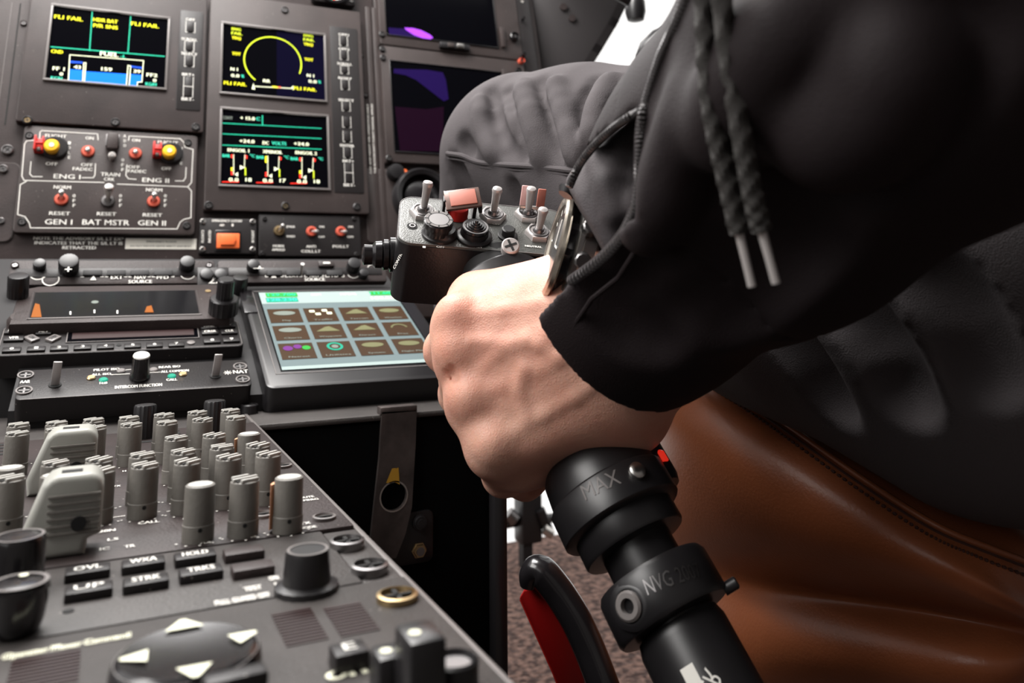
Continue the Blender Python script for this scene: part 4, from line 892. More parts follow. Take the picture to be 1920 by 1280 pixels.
for px, py, on in ((651, 1014, 14), (693, 1060, 14), (745, 1116, 14)):
    x, y = G(px, py, .003); x = min(x, aR - .0062); b = U14.new('steel_dark'); b.lathe([(.0056, .001), (.0056, .0035), (.0046, .0038), (.0043, .0024)], 28, 'steel_dark' if py != 1116 else 'brass', x=x, y=y); b.box(x - .004, x + .004, y - .0006, y + .0006, .0024, .0034, 'gap'); b.box(x - .0006, x + .0006, y - .004, y + .004, .0024, .0034, 'gap'); U14.put(b, 'screw')

# ------------------------------------------------------------------ map cursor panel at the bottom
CY1 = BY0 - .0008
U15 = Unit('cursor_panel', PED, 'pedestal panel with a big round cursor disc with four cream arrows at the lower left', 'control panel', ((aL + aR) / 2, .12), h0=-.004)
b = U15.new('pedestal_grey'); b.box(aL, aR, .035, CY1, -.004, .002, 'pedestal_grey', .0008); U15.put(b, 'faceplate')
for (a, b0, c_, d) in (((507, 1150), (525, 1147), (588, 1150), (545, 1212)), ((602, 1135), (650, 1132), (690, 1150), (665, 1190)), ((20, 1250), (70, 1232), (150, 1240), (80, 1290))):
    x0_, y0_, x1_, y1_ = PED.rect(a, b0, c_, d, .002)
    g = U15.new('gap'); k = 0
    yy_ = y0_
    while yy_ < y1_ - .0008: g.box(x0_, x1_, yy_, yy_ + .0009, .0018, .0023, 'window_tint'); yy_ += .0018
    U15.put(g, 'speaker_grille')
b = U15.new('cream_ink')
pa, pb = G(6, 1232, .002), G(243, 1196, .002)
b.text('Operator Mover Command', (pa[0] + pb[0]) / 2, (pa[1] + pb[1]) / 2, .0034, .0023, w=pb[0] - pa[0], bold=.0006); 
U15.put(b, 'lettering')
dz = .0085; cxd, cyd = G(352, 1219, dz); rr_ = (G(500, 1225, dz)[0] - G(205, 1250, dz)[0]) / 2
b = U15.new('black_gloss'); b.lathe([(rr_ * 1.03, .002), (rr_ * 1.03, .005), (rr_, .0075), (rr_ * .93, dz), (rr_ * .90, dz + .0003), (rr_ * .5, dz - .0004), (.001, dz - .0006)], 64, 'black_gloss', x=cxd, y=cyd); disc_ = U15.put(b, 'cursor_disc')
b = U15.new('rim'); b.ring(cxd, cyd, rr_ * .93, rr_ * .97, dz - .0004, 'rim', 64); U15.put(b, 'disc_rim')
def arrow(px, py, ang, sc=1):
    x, y = G(px, py, dz); T = Matrix.Translation((x, y, 0)) @ Matrix.Rotation(ang, 4, 'Z'); b = U15.new('cream_ink'); b.poly([(-.0032 * sc, -.0024), (.0032 * sc, -.0024), (.0006, .003), (-.0006, .003)], dz + .0006, 'cream_ink', T); U15.put(b, 'arrow_mark')
arrow(344, 1175, 0, 1.3); arrow(457, 1196, -1.2, .9); arrow(253, 1237, 1.5, .9); arrow(365, 1262, 3.1, 1.1)
x, y = G(440, 1262, dz + .002); b = U15.new('panel_black'); T = Matrix.Translation((x, y, dz - .001)) @ Matrix.Rotation(.05, 4, 'Z'); b.box(-.0060, .0062, -.0030, .0022, 0, .0035, 'panel_black', .0010, T=T); U15.put(b, 'thumb_stick')
rkey(U15, 655, 1212, .0078, .0070, .002, 'E', 0, 'panel_black', hh=.0040, tw=.35)
for (px, py, w_, d_, h_) in ((788, 1180, .0080, .011, .016), (735, 1215, .0080, .008, .010)):
    x, y = G(px, py, h_); b = U15.new('black_plastic'); b.box(x - w_ / 2, x + w_ / 2, y - d_ / 2, y + d_ / 2, .002, h_, 'black_plastic', .0012); b.disc(x - w_ * .2, y - d_ * .1, .0013, h_ + .0002, 'cream_ink') ; U15.put(b, 'rocker_switch')
x, y = G(852, 1232, .008); b = U15.new('black_plastic'); x = min(x, aR - .006); b.lathe([(.0052, .002), (.0052, .0075), (.0045, .008), (.004, .0066)], 28, x=x, y=y); b.lathe([(.004, .0066), (.0035, .007)], 20, 'steel_dark', x=x, y=y); U15.put(b, 'screw')
x, y = G(655, 1262, .002); b = U15.new('cream_ink'); b.text('OFF', x, y, .004, .0023, w=.010, bold=.0006); b.text('ON', x + .013, y - .006, .004, .0023, w=.008, bold=.0006); U15.put(b, 'lettering')
# ------------------------------------------------------------------ smooth solid toolkit (rounded limbs and cloth)
import openvdb as vdb
def V3(p): return np.array([p[0], p[1], p[2]], dtype=np.float32)
def smin(a, b, k):
    h = np.clip(.5 + .5 * (b - a) / k, 0, 1); return b + (a - b) * h - k * h * (1 - h)
def smax(a, b, k): return -smin(-a, -b, k)
class Grid:
    def __init__(s, lo, hi, vx):
        s.lo = np.array(lo, dtype=np.float32); s.vx = vx
        n = np.ceil((np.array(hi) - np.array(lo)) / vx).astype(int) + 1
        ax = [s.lo[i] + np.arange(n[i], dtype=np.float32) * vx for i in range(3)]
        s.X, s.Y, s.Z = ax[0][:, None, None], ax[1][None, :, None], ax[2][None, None, :]; s.n = n
    def cap(s, a, b, ra, rb):
        a = V3(a); b = V3(b); d = b - a; L2 = float((d * d).sum())
        h = np.clip(((s.X - a[0]) * d[0] + (s.Y - a[1]) * d[1] + (s.Z - a[2]) * d[2]) / L2, 0, 1)
        return np.sqrt((s.X - a[0] - d[0] * h) ** 2 + (s.Y - a[1] - d[1] * h) ** 2 + (s.Z - a[2] - d[2] * h) ** 2) - (ra + (rb - ra) * h)
    def ell(s, c, ax, r):
        """ellipsoid with orthonormal axes ax and radii r (approximate distance)"""
        c = V3(c); q = 0
        for e, k in zip(ax, r):
            e = V3(e); q = q + (((s.X - c[0]) * e[0] + (s.Y - c[1]) * e[1] + (s.Z - c[2]) * e[2]) / k) ** 2
        return (np.sqrt(q) - 1) * min(r)
    def plane(s, c, n):
        c = V3(c); n = V3(Vector(n).normalized())
        return (s.X - c[0]) * n[0] + (s.Y - c[1]) * n[1] + (s.Z - c[2]) * n[2]
    def coord(s, c, n): return s.plane(c, n)
    def blend(s, d, a, b, r, k, cut):
        """carves (cut) or adds one soft stroke, touching only the cells near it"""
        pad = r + k * 1.5 + s.vx * 2; lo = [max(0, int((min(a[i], b[i]) - pad - s.lo[i]) / s.vx)) for i in range(3)]; hi = [min(int(s.n[i]), int((max(a[i], b[i]) + pad - s.lo[i]) / s.vx) + 2) for i in range(3)]
        if any(hi[i] <= lo[i] for i in range(3)): return
        q = Grid.__new__(Grid); q.X = s.X[lo[0]:hi[0]]; q.Y = s.Y[:, lo[1]:hi[1]]; q.Z = s.Z[:, :, lo[2]:hi[2]]
        c = q.cap(a, b, r, r); sl = (slice(lo[0], hi[0]), slice(lo[1], hi[1]), slice(lo[2], hi[2])); w = d[sl]
        d[sl] = smax(w, -c, k) if cut else smin(w, c, k)
    def mesh(s, d, name, m, parent=None, smooth=2, **tags):
        d = np.broadcast_to(d, s.n).astype(np.float32)
        g = vdb.FloatGrid(s.vx * 6); g.copyFromArray(np.ascontiguousarray(np.clip(d, -s.vx * 6, s.vx * 6)))
        p, q = g.convertToQuads(isovalue=0.0)
        p = p * s.vx + s.lo
        me = bpy.data.meshes.new(name); me.from_pydata(p.tolist(), [], q[:, ::-1].tolist()); me.materials.append(MATS[m])
        bm = bmesh.new(); bm.from_mesh(me)
        if smooth: 
            for _ in range(smooth): bmesh.ops.smooth_vert(bm, verts=bm.verts[:], factor=.5, use_axis_x=True, use_axis_y=True, use_axis_z=True)
        bmesh.ops.recalc_face_normals(bm, faces=bm.faces[:])
        bm.to_mesh(me); bm.free(); me.polygons.foreach_set('use_smooth', [True] * len(me.polygons))
        o = bpy.data.objects.new(name, me); COL.objects.link(o)
        if parent:
            mv = parent.matrix_world.translation if False else parent.location
            me.transform(Matrix.Translation(-Vector(mv))); o.parent = parent
        for k, v in tags.items(): o[k] = v
        return o
def bounds(pts, pad):
    a = np.array([[p[0], p[1], p[2]] for p in pts]); return a.min(0) - pad, a.max(0) + pad
def smooth_px(pl, n=10):
    out = []
    P_ = [Vector(pl[0])] + [Vector(p) for p in pl] + [Vector(pl[-1])]
    for i in range(1, len(P_) - 2):
        for k in range(n):
            t = k / n; a, b_, c, d_ = P_[i - 1:i + 3]
            out.append(.5 * ((2 * b_) + (c - a) * t + (2 * a - 5 * b_ + 4 * c - d_) * t * t + (3 * b_ - a - 3 * c + d_) * t ** 3))
    out.append(P_[-1]); return out
VIEW = lambda px, py: ray(px, py).normalized()

# ------------------------------------------------------------------ collective lever
A1 = at(1186, 1010, .320); A2 = at(1322, 1270, .288)
AX = (A1 - A2).normalized()                     # up the lever
def axis_at_y(py):                              # point of the axis that shows on row py
    lo, hi = -.3, .5
    for _ in range(40):
        m_ = (lo + hi) / 2; p = A1 + AX * m_; c = RW.transposed() @ (p - CAM); y = PY - F * c.y / -c.z
        if y > py: lo = m_
        else: hi = m_
    return (lo + hi) / 2
side = AX.cross(VIEW(1200, 1000)).normalized(); toward = side.cross(AX).normalized()
if toward.dot(VIEW(1200, 1000)) > 0: toward = -toward; side = -side
LM = Matrix(((side.x, toward.x, AX.x, A1.x), (side.y, toward.y, AX.y, A1.y), (side.z, toward.z, AX.z, A1.z), (0, 0, 0, 1)))
if LM.determinant() < 0:
    side = -side; LM = Matrix(((side.x, toward.x, AX.x, A1.x), (side.y, toward.y, AX.y, A1.y), (side.z, toward.z, AX.z, A1.z), (0, 0, 0, 1)))
lev = empty('collective_lever', LM, 'black collective lever with a switch box on top, gripped by the left hand', 'control lever')
RT = .0143
s0 = axis_at_y(1420); sg = axis_at_y(880)
b = B('black_gloss'); b.lathe([(RT, -.09), (RT, .03)], 40, 'black_plastic'); b.build('tube', lev)
zc = axis_at_y(1130)
b = B('black_plastic'); b.lathe([(.0172, s0 - .05), (.0172, zc - .012), (.0160, zc - .008)], 40, 'black_plastic'); b.build('lower_tube', lev)
# white rectangle and letters printed on the lower tube
b = B('white_ink')
def on_tube(b, R, a0, a1, z0, z1, m, n=6):
    for i in range(n):
        t0 = a0 + (a1 - a0) * i / n; t1 = a0 + (a1 - a0) * (i + 1) / n
        b.add([(R * math.cos(t), R * math.sin(t), z) for t, z in ((t0, z0), (t1, z0), (t1, z1), (t0, z1))], [[0, 1, 2, 3]], m)
zt_ = axis_at_y(1262)
def local_angle(px, py, R):
    """angle round the tube where a pixel's ray meets radius R, with its height along the tube"""
    Mi = LM.inverted(); o = Mi @ CAM; d = (Mi.to_3x3() @ ray(px, py))
    a = d.x ** 2 + d.y ** 2; bb = 2 * (o.x * d.x + o.y * d.y); c = o.x ** 2 + o.y ** 2 - R * R; D = bb * bb - 4 * a * c
    if D < 0: D = 0
    t = (-bb - math.sqrt(D)) / (2 * a); p = o + d * t; return math.atan2(p.y, p.x), p.z
def tube_text(b, st, px0, py0, px1, py1, R, h, m, flip=1):
    """lettering wrapped on the tube from one pixel to another"""
    a0, z0 = local_angle(px0, py0, R); a1, z1 = local_angle(px1, py1, R); v, f, x0, x1, y0, y1 = text_data(st)
    dx = Vector(((a1 - a0) * R, z1 - z0)); L = dx.length; dx.normalize(); dy = Vector((-dx.y, dx.x)) * flip
    vs = []
    for p in v:
        u_ = (p.x - x0) / (x1 - x0) * L; w_ = (p.y - y0) / (y1 - y0) * h; q = dx * u_ + dy * w_
        aa = a0 + q.x / R; vs.append((R * math.cos(aa), R * math.sin(aa), z0 + q.y))
    b.add(vs, f, m)
a0, z0 = local_angle(1278, 1262, .0173); a1, z1 = local_angle(1300, 1246, .0173)
on_tube(b, .0174, a0, a1, z0 - .012, z0 + .001, 'white_ink')
tube_text(b, 'ER', 1312, 1290, 1322, 1250, .0174, .006, 'white_ink', -1); b.build('white_lettering', lev)
# clamp ring with pinch bolt
b = B('black_plastic'); zc = axis_at_y(1118)
b.lathe([(.0165, zc - .0095), (.0215, zc - .0090), (.0226, zc - .0075), (.0226, zc + .0065), (.0215, zc + .0085), (.0155, zc + .0090)], 56, 'black_plastic')
ab, zb = local_angle(1184, 1135, .0215); bx = Vector((.0235 * math.cos(ab), .0235 * math.sin(ab), zb))
axd = Vector((math.cos(ab + .15), math.sin(ab + .15), 0)); T = Matrix.Translation(bx - axd * .012) @ axd.to_track_quat('Z', 'X').to_matrix().to_4x4()
b.lathe([(.0095, -.002), (.0088, .007), (.0080, .0105), (.0062, .0115), (.0054, .0115), (.0052, .007)], 36, 'black_plastic', T)
b.build('clamp', lev)
b = B('steel_dark'); b.lathe([(.0050, .006), (.0050, .0122), (.0042, .0130), (.0026, .0130), (.0022, .0095)], 24, 'rim', T); b.build('clamp_bolt', lev)
b = B('rim'); tube_text(b, 'NVG 2007', 1215, 1116, 1318, 1082, .0229, .0052, 'steel_dark', 1); b.build('embossed_lettering', lev)
ab2, zb2 = local_angle(1366, 1100, .023); b = B('black_plastic'); b.lathe([(.0022, -.003), (.0022, .0022), (.0016, .0028)], 16, T=Matrix.Translation((.024 * math.cos(ab2), .024 * math.sin(ab2), zb2)) @ Vector((math.cos(ab2), math.sin(ab2), 0)).to_track_quat('Z', 'X').to_matrix().to_4x4()); b.build('clamp_nut', lev)
# flared cup below the grip with the MAX band
zm = axis_at_y(948)
b = B('black_plastic')
b.lathe([(RT, zm - .0170), (.0205, zm - .0165), (.0212, zm - .0155), (.0212, zm - .0075), (.0245, zm - .0068), (.0252, zm - .0060), (.0252, zm + .0062), (.0246, zm + .0070), (.0236, zm + .0074), (.0225, zm + .018), (.0200, zm + .022), (.0165, zm + .023)], 64, 'black_plastic'); b.build('lower_cup', lev)
b = B('steel_dark'); tube_text(b, 'MAX', 1098, 938, 1166, 905, .0254, .0055, 'rim', 1); b.build('max_lettering', lev)
am, zs = local_angle(1193, 884, .0252)
T = Matrix.Translation((.0252 * math.cos(am), .0252 * math.sin(am), zs)) @ Vector((math.cos(am), math.sin(am), 0)).to_track_quat('Z', 'X').to_matrix().to_4x4()
b = B('steel_dark'); b.lathe([(.0032, -.001), (.0032, .0016), (.0024, .0024), (.001, .0026)], 24, 'steel', T); b.build('screw', lev)
# thumb-switch housing beside the cup with a small red lamp
zh = axis_at_y(880)
b = B('black_plastic'); T = Matrix.Translation(LM.inverted() @ at(1196, 878, .345))
b.lathe([(.0125, -.012), (.0135, -.009), (.0135, .012), (.0110, .016), (.004, .017)], 40, 'black_plastic', T); b.build('side_housing', lev)
pl = LM.inverted() @ at(1242, 857, .338)
b = B('red'); mat('red_lamp', (.8, .03, .015), .3, emit=.6); b.lathe([(.0018, -.002), (.0018, .002), (.0008, .003)], 14, 'red_lamp', Matrix.Translation(pl)); b.build('red_lamp', lev)
# grip inside the fist, upper collar
zu = axis_at_y(492)
b = B('black_matte'); b.lathe([(.0150, zm + .02), (.0155, zm + .04), (.0145, (zm + zu) / 2), (.0155, zu - .015), (.0150, zu)], 40, 'black_matte', mod=None); b.build('grip', lev)
b = B('black_plastic'); pc = LM.inverted() @ at(946, 570, .388)
b.lathe([(.0180, -.014), (.0222, -.012), (.0228, -.010), (.0228, .001), (.0215, .0025), (.0232, .003), (.0232, .011), (.0222, .0122), (.016, .0126)], 60, 'rim' if False else 'black_plastic', Matrix.Translation(pc)); b.build('upper_collar', lev)
# ---- switch box on top of the lever
BT = .41
n_ = camdir(.16, .865, .475); u_ = camdir(1, -.02, -.10); u_ = (u_ - n_ * u_.dot(n_)).normalized(); v_ = n_.cross(u_)
bo = at(905, 432, BT)
BF = Frame(bo, v_, u_)                         # top face of the box
class Rel(Unit):
    def __init__(s, fr, root): s.fr = fr; s.root = root; s.c = (0, 0); s.h0 = 0; s.T = root.matrix_world.inverted() @ fr.M if False else LM.inverted() @ fr.M
    def put(s, b, name, parent=None, **tags):
        b.v = [s.T @ Vector(p) for p in b.v]; return b.build(name, parent or s.root, **tags)
UB = Rel(BF, lev); K = BF.p
x0, _ = K(745, 430); x1, _ = K(1062, 430); _, y1 = K(900, 380); _, y0 = K(900, 467)
b = B('black_gloss'); mat('box_side', (.016, .0145, .016), .28, bump=.1, bscale=900); mat('box_top', (.09, .092, .085), .33, bump=.25, bscale=1300, mott=.15, mscale=60)
b.prism(rrect(x0, y0, x1, y1, .0075, 8), -.0365, -.0015, 'box_side'); UB.put(b, 'box_body')
b = B('box_top'); b.prism(rrect(x0 + .0004, y0 + .0004, x1 - .0004, y1 - .0004, .0072, 8), -.0025, 0, 'box_top', bev=.0008, seg=3); b.line(rrect(x0 + .0004, y0 + .0004, x1 - .0004, y1 - .0004, .0072, 8), .0004, .0001, 'rim', True); UB.put(b, 'top_plate')
def hexnut(px, py, r=.0060):
    x, y = K(px, py, .001); b = B('steel'); b.lathe([(r, 0), (r, .0020), (r * .93, .0026)], 6, 'bat_grey', x=x, y=y, smooth=False); b.lathe([(r * .80, .0026), (r * .72, .0031), (r * .66, .0031), (r * .55, .0018)], 30, 'steel_dark', x=x, y=y); b.lathe([(r * .5, .0012), (r * .42, .0038), (r * .34, .0046)], 24, 'steel_dark', x=x, y=y); UB.put(b, 'hex_nut'); return x, y
def batv(x, y, tip_px, L=.0165, r0=.0015, r1=.0028):
    tip_px = (tip_px[0], tip_px[1] - 4); L += .0025
    # lever from the nut towards the pixel of its tip
    tx, ty = K(tip_px[0], tip_px[1], L); b = B('bat_grey'); p0 = Vector((x, y, .002)); p1 = Vector((tx, ty, L)); d = p1 - p0
    b.tube([p0, p0 + d * .3, p0 + d * .8, p0 + d * .93, p0 + d * 1.0, p0 + d * 1.035], [r0, r0 * 1.2, r1 * .85, r1, r1 * .85, r1 * .3], 'bat_grey', 20); UB.put(b, 'switch_lever')
for (px, py, tip) in ((793, 398, (803, 345)), (924, 404, (933, 357)), (989, 402, (997, 357)), (1009, 437, (1019, 396))):
    x, y = hexnut(px, py, .0070); batv(x, y, tip, .0150 if px != 1009 else .0135, r1=.0027)
# four-way hat knob
x, y = K(824, 436, .001)
b = B('black_plastic'); b.lathe([(.0088, 0), (.0088, .0015), (.0080, .0022), (.0075, .0045)], 40, 'black_plastic', x=x, y=y); UB.put(b, 'switch_base')
b = B('black_plastic'); xx, yy = K(822, 414, .0105); xx, yy = x + (xx - x) * .9, y + (yy - y) * .9
b.lathe([(.0058, .0035), (.0058, .0060), (.0070, .0075), (.0072, .0105), (.0062, .0112)], 40, 'black_plastic', x=xx, y=yy, mod=lambda i, j: 1.0 if i % 5 else .93); b.ring(xx, yy, .0052, .0066, .0114, 'rim', 40); b.ring(xx, yy, .0049, .0052, .01135, 'gap', 40); b.disc(xx, yy, .0048, .01135, 'steel_dark', 30)
for k in range(8):
    a = k * math.pi / 4; b.line([(xx + .0053 * math.cos(a), yy + .0053 * math.sin(a)), (xx + .0067 * math.cos(a), yy + .0067 * math.sin(a))], .0007, .01145, 'gap')
UB.put(b, 'hat_knob')
# coolie hat with rings
x, y = K(889, 441, .001); b = B('black_plastic'); b.lathe([(.0090, 0), (.0090, .0012), (.0082, .0018), (.0070, .0020), (.0068, .0048)], 40, 'black_plastic', x=x, y=y); UB.put(b, 'switch_base')
b = B('black_plastic'); prof = [(.0062, .0045), (.0068, .0052), (.0066, .0064)]
for k in range(5): prof += [(.0052 - k * .00105, .0064 + k * .0007), (.0050 - k * .00105, .0072 + k * .0007)]
xx, yy = K(890, 425, .0075); b.lathe(prof, 40, 'black_gloss', x=x, y=y); b.ring(x, y, .0054, .0063, .0066, 'steel_dark', 36); UB.put(b, 'hat_knob', label='stepped pyramid hat switch')
# square guarded red button
x, y = K(858, 404, .001)
b = B('rim'); b.box(x - .0085, x - .0070, y - .004, y + .006, 0, .0115, 'black_plastic', .0004); b.box(x + .0070, x + .0088, y - .004, y + .006, 0, .0115, 'black_plastic', .0004); UB.put(b, 'guard_hinge')
b = B('red'); b.lathe([(.0052, .0005), (.0052, .004), (.0048, .0062), (.0030, .0070)], 28, 'red', x=x, y=y); UB.put(b, 'red_button')
b = B('worn_metal'); cx_2, cy_2 = K(868, 371, .013); T = Matrix.Translation((cx_2, cy_2, .0125)) @ Matrix.Rotation(.12, 4, 'Z') @ Matrix.Rotation(-.18, 4, 'Y') @ Matrix.Rotation(.30, 4, 'X'); mat('guard_frame', (.16, .10, .085), .35, .4)
b.box(-.0090, .0090, -.0060, .0060, -.0012, .0006, 'guard_frame', .0005, T=T); b.box(-.0065, .0068, -.0045, .0046, .0006, .0013, 'red_pad', .0003, T=T); b.box(.0072, .0090, -.006, .006, -.006, 0, 'black_plastic', .0004, T=T); UB.put(b, 'guard_cover')
# small push button, phillips screw, guard behind the third lever
x, y = K(952, 440, .001); b = B('black_plastic'); b.lathe([(.0050, 0), (.0050, .001), (.0042, .0012), (.0034, .0012), (.0034, .0045), (.0028, .0050)], 30, 'black_plastic', x=x, y=y); UB.put(b, 'push_button')
x, y = K(1001, 366, .012); b = B('red_pad'); T = Matrix.Translation((x, y + .001, .010)) @ Matrix.Rotation(1.25, 4, 'X'); mat('guard_pink', (.7, .42, .4), .4)
b.box(-.0065, -.0022, -.0050, .0060, -.0005, .0007, 'guard_pink', .0005, T=T); b.box(.0022, .0065, -.0060, .0050, -.0005, .0007, 'red_pad', .0005, T=T); b.box(-.0065, .0065, -.0068, -.0045, -.001, .0009, 'steel', .0004, T=T); UB.put(b, 'switch_guard')
x, y = K(957, 457, .0035); T = UB.T.inverted() 
b = B('steel'); T0 = Matrix.Translation(LM.inverted() @ at(957, 463, .385)) @ (LM.inverted().to_3x3() @ (n_ * .72 - VIEW(957, 460) * .55 - AX * .0)).normalized().to_track_quat('Z', 'X').to_matrix().to_4x4()
b.lathe([(.0042, -.0035), (.0043, .0012), (.0037, .0018)], 28, 'bat_grey', T0); b.box(-.0030, .0030, -.00055, .00055, .0014, .0020, 'gap', T=T0); b.box(-.00055, .00055, -.0030, .0030, .0014, .0020, 'gap', T=T0); b.build('clamp_screw', lev, label='bright cross-head screw')
b = B('steel_dark')
a0_ = LM.inverted() @ at(905, 478, .3725)
T1 = Matrix.Translation(a0_) @ (LM.inverted().to_3x3() @ (-VIEW(905, 478) + n_ * .5)).normalized().to_track_quat('Z', 'Y').to_matrix().to_4x4()
xr_ = (T1.inverted().to_3x3() @ LM.inverted().to_3x3() @ u_); ang = math.atan2(xr_.y, xr_.x); b.text('MAX', 0, 0, .0048, 0, 'rim', w=.0130, rot=ang + .22); b.build('max_lettering', lev)
x, y = K(773, 424, .0); b = B('gap'); b.disc(x, y, .0026, .0003, 'gap', 20); b.ring(x, y, .0010, .0016, .0006, 'steel_dark', 16); UB.put(b, 'countersunk_screw')
lb = B('white_ink')
for st, px, py, w in (('OFF', 826, 464, .0040), ('HLT', 897, 464, .0040), ('NEUTRAL', 1000, 463, .0085), ('1', 795, 464, .0012), ('OFF', 930, 421, .0036)):
    x, y = K(px, py, 0); lb.text(st, x, y, .0014, .0004, w=w, bold=.0002)
UB.put(lb, 'lettering')
# name plate on the left cheek and the connector at its back
lb = B('white_ink'); 
for st, px, py in (('CONTROLS', 749, 482),):
    P0 = LM.inverted() @ at(px, py, .3965); 
    zax = (LM.inverted().to_3x3() @ (-u_ * .6 - VIEW(px, py) * .5)).normalized(); up_ = LM.inverted().to_3x3() @ n_; xax = up_ - zax * up_.dot(zax); xax.normalize(); yax = zax.cross(xax)
    T = Matrix(((xax.x, yax.x, zax.x, P0.x), (xax.y, yax.y, zax.y, P0.y), (xax.z, yax.z, zax.z, P0.z), (0, 0, 0, 1))); lb.text(st, 0, 0, .0018, 0, w=.013, T=T, bold=.0002)
lb.build('side_lettering', lev)
P0 = BF.M @ Vector((x0 - .001, (y0 + y1) / 2 - .004, -.020)); zd = -u_ * .93 - AX * .1; T = LM.inverted() @ Matrix.Translation(P0) @ zd.normalized().to_track_quat('Z', 'Y').to_matrix().to_4x4()
b = B('black_gloss'); b.lathe([(.0088, -.003), (.0088, .0012), (.0070, .0016), (.0078, .0022), (.0078, .0044), (.0062, .0048), (.0070, .0054), (.0068, .0085), (.0050, .010), (.0052, .014), (.0030, .015)], 36, 'black_gloss', T); b.build('connector', lev)

# ------------------------------------------------------------------ the pilot
pr = empty('person', Matrix.Translation(at(1500, 500, .45)), 'seated person in dark jacket and trousers whose left fist grips the collective lever', 'person')
# joints of the left hand: pixel and distance
J = lambda x, y, t: at(x, y, t)
MI, MM, MR, MP = J(870, 608, .350), J(872, 665, .345), J(888, 752, .338), J(925, 838, .332)
CI, CM, CR, CP = J(1085, 556, .340), J(1115, 610, .330), J(1145, 665, .328), J(1160, 725, .330)
def build_hand():
    pts = [MI, MM, MR, MP, CI, CP, J(1290, 450, .29), J(780, 700, .38), J(1000, 480, .38), J(950, 960, .37), J(1240, 820, .36)]
    lo, hi = bounds(pts, .035); g = Grid(lo, hi, .0011); cap = g.cap
    d = cap(MI, CI, .0125, .0165)
    for a, c, ra, rb in ((MM, CM, .0118, .0165), (MR, CR, .0116, .0165), (MP, CP, .0112, .0165)): d = smin(d, cap(a, c, ra, rb), .012)
    # palm mass behind the metacarpals, heel and thumb root
    d = smin(d, cap(J(925, 600, .362), J(1090, 620, .350), .0125, .019), .012)
    d = smin(d, cap(J(940, 750, .352), J(1130, 700, .344), .0125, .019), .012)
    d = smin(d, cap(J(975, 852, .348), J(1170, 765, .345), .0150, .0195), .012)
    # thumb: metacarpal along the top, phalanges round the grip
    T1, T2, T3 = J(1050, 546, .352), J(893, 562, .368), J(862, 590, .392)
    d = smin(d, cap(T1, T2, .0150, .0118), .011)
    d = smin(d, smin(cap(T2, T3, .0110, .0095), cap(T3, J(900, 620, .415), .0095, .008), .004), .006)
    # wrist and forearm
    d = smin(d, cap(J(1120, 615, .338), J(1210, 590, .325), .0255, .0250), .016)
    d = smin(d, cap(J(1200, 580, .328), J(1255, 520, .312), .0250, .0240), .014)
    d = smin(d, cap(J(1150, 715, .340), J(1230, 650, .330), .0200, .0220), .014)
    d = smin(d, cap(J(868, 604, .353), J(874, 668, .349), .0105, .0100), .008); d = smin(d, cap(J(880, 680, .350), J(892, 745, .344), .0090, .0088), .008); d = smin(d, cap(J(900, 770, .343), J(925, 828, .337), .0088, .0086), .008)
    # knuckles: four rounded heads, valleys between
    k = 0
    for a, r, nx in ((MI, .0118, J(858, 592, .343)), (MM, .0115, J(862, 655, .338)), (MR, .0112, J(884, 742, .331)), (MP, .0108, J(925, 828, .325))):
        d = smin(d, cap(nx, nx + (a - nx) * .3, r * .74, r * .7), .006)
    for p in (J(842, 702, .342), J(856, 708, .337)):
        d = smax(d, -cap(p, p + VIEW(850, 700) * .01, .0015, .002), .006)
    for p, q_ in () and ((J(884, 622, .337), J(925, 620, .327)), (J(880, 700, .332), J(920, 690, .322)), (J(905, 790, .325), J(945, 770, .315))):
        d = smax(d, -cap(p, q_, .0006, .0003), .009)
    # fingers wrapped over the far side of the grip
    def finger(a, p, q_, e, ra, rb, rc, re):
        f = cap(a, p, ra, rb); f = smin(f, cap(p, q_, rb, rc), .004); return smin(f, cap(q_, e, rc, re), .004)
    f1 = finger(J(862, 622, .354), J(838, 656, .374), J(882, 700, .404), J(945, 700, .410), .0112, .0100, .0085, .0070)
    f2 = finger(J(866, 678, .348), J(862, 738, .378), J(900, 770, .404), J(960, 755, .408), .0108, .0092, .0085, .0072)
    f3 = finger(J(886, 760, .342), J(897, 800, .372), J(930, 835, .396), J(985, 815, .400), .0104, .0090, .0082, .0070)
    f4 = finger(J(925, 845, .335), J(943, 890, .360), J(985, 902, .378), J(1035, 872, .380), .0100, .0086, .0078, .0066)
    for f in (f1, f2, f3, f4): d = smin(d, f, .0045)
    # tendons and veins on the back of the hand, slightly proud
    def cord(pl, r, kk=.0042):
        for a, c in zip(pl[:-1], pl[1:]): g.blend(d, a, c, r, kk, False)
    # find the surface in front of a pixel by marching the sdf on the grid
    lo_, vx = g.lo, g.vx
    d = np.array(np.broadcast_to(d, g.n)); D = d.copy()
    def surf(px, py, depth):
        rd = ray(px, py); t = .26
        while t < .44:
            p = CAM + rd * t; i = tuple(int(round((p[j] - float(lo_[j])) / vx)) for j in range(3))
            if all(0 <= i[j] < g.n[j] for j in range(3)) and D[i] < 0: return CAM + rd * (t + depth)
            t += .0008
        return CAM + rd * .35
    lines = [([(900, 590), (950, 583), (1010, 572), (1070, 560)], .0015, .0026), ([(900, 655), (960, 640), (1030, 622), (1090, 600)], .0016, .0027), ([(915, 735), (980, 708), (1050, 672), (1110, 640)], .0016, .0027), ([(955, 815), (1020, 775), (1080, 740), (1140, 700)], .0014, .0025),
             ([(905, 690), (935, 665), (965, 648), (990, 640), (1015, 645), (1050, 665)], .0012, .0013), ([(965, 648), (985, 690), (975, 730), (990, 780)], .0011, .0012), ([(1015, 645), (1060, 622), (1110, 625)], .0011, .0012), ([(885, 640), (920, 640), (960, 648)], .0010, .0011)]
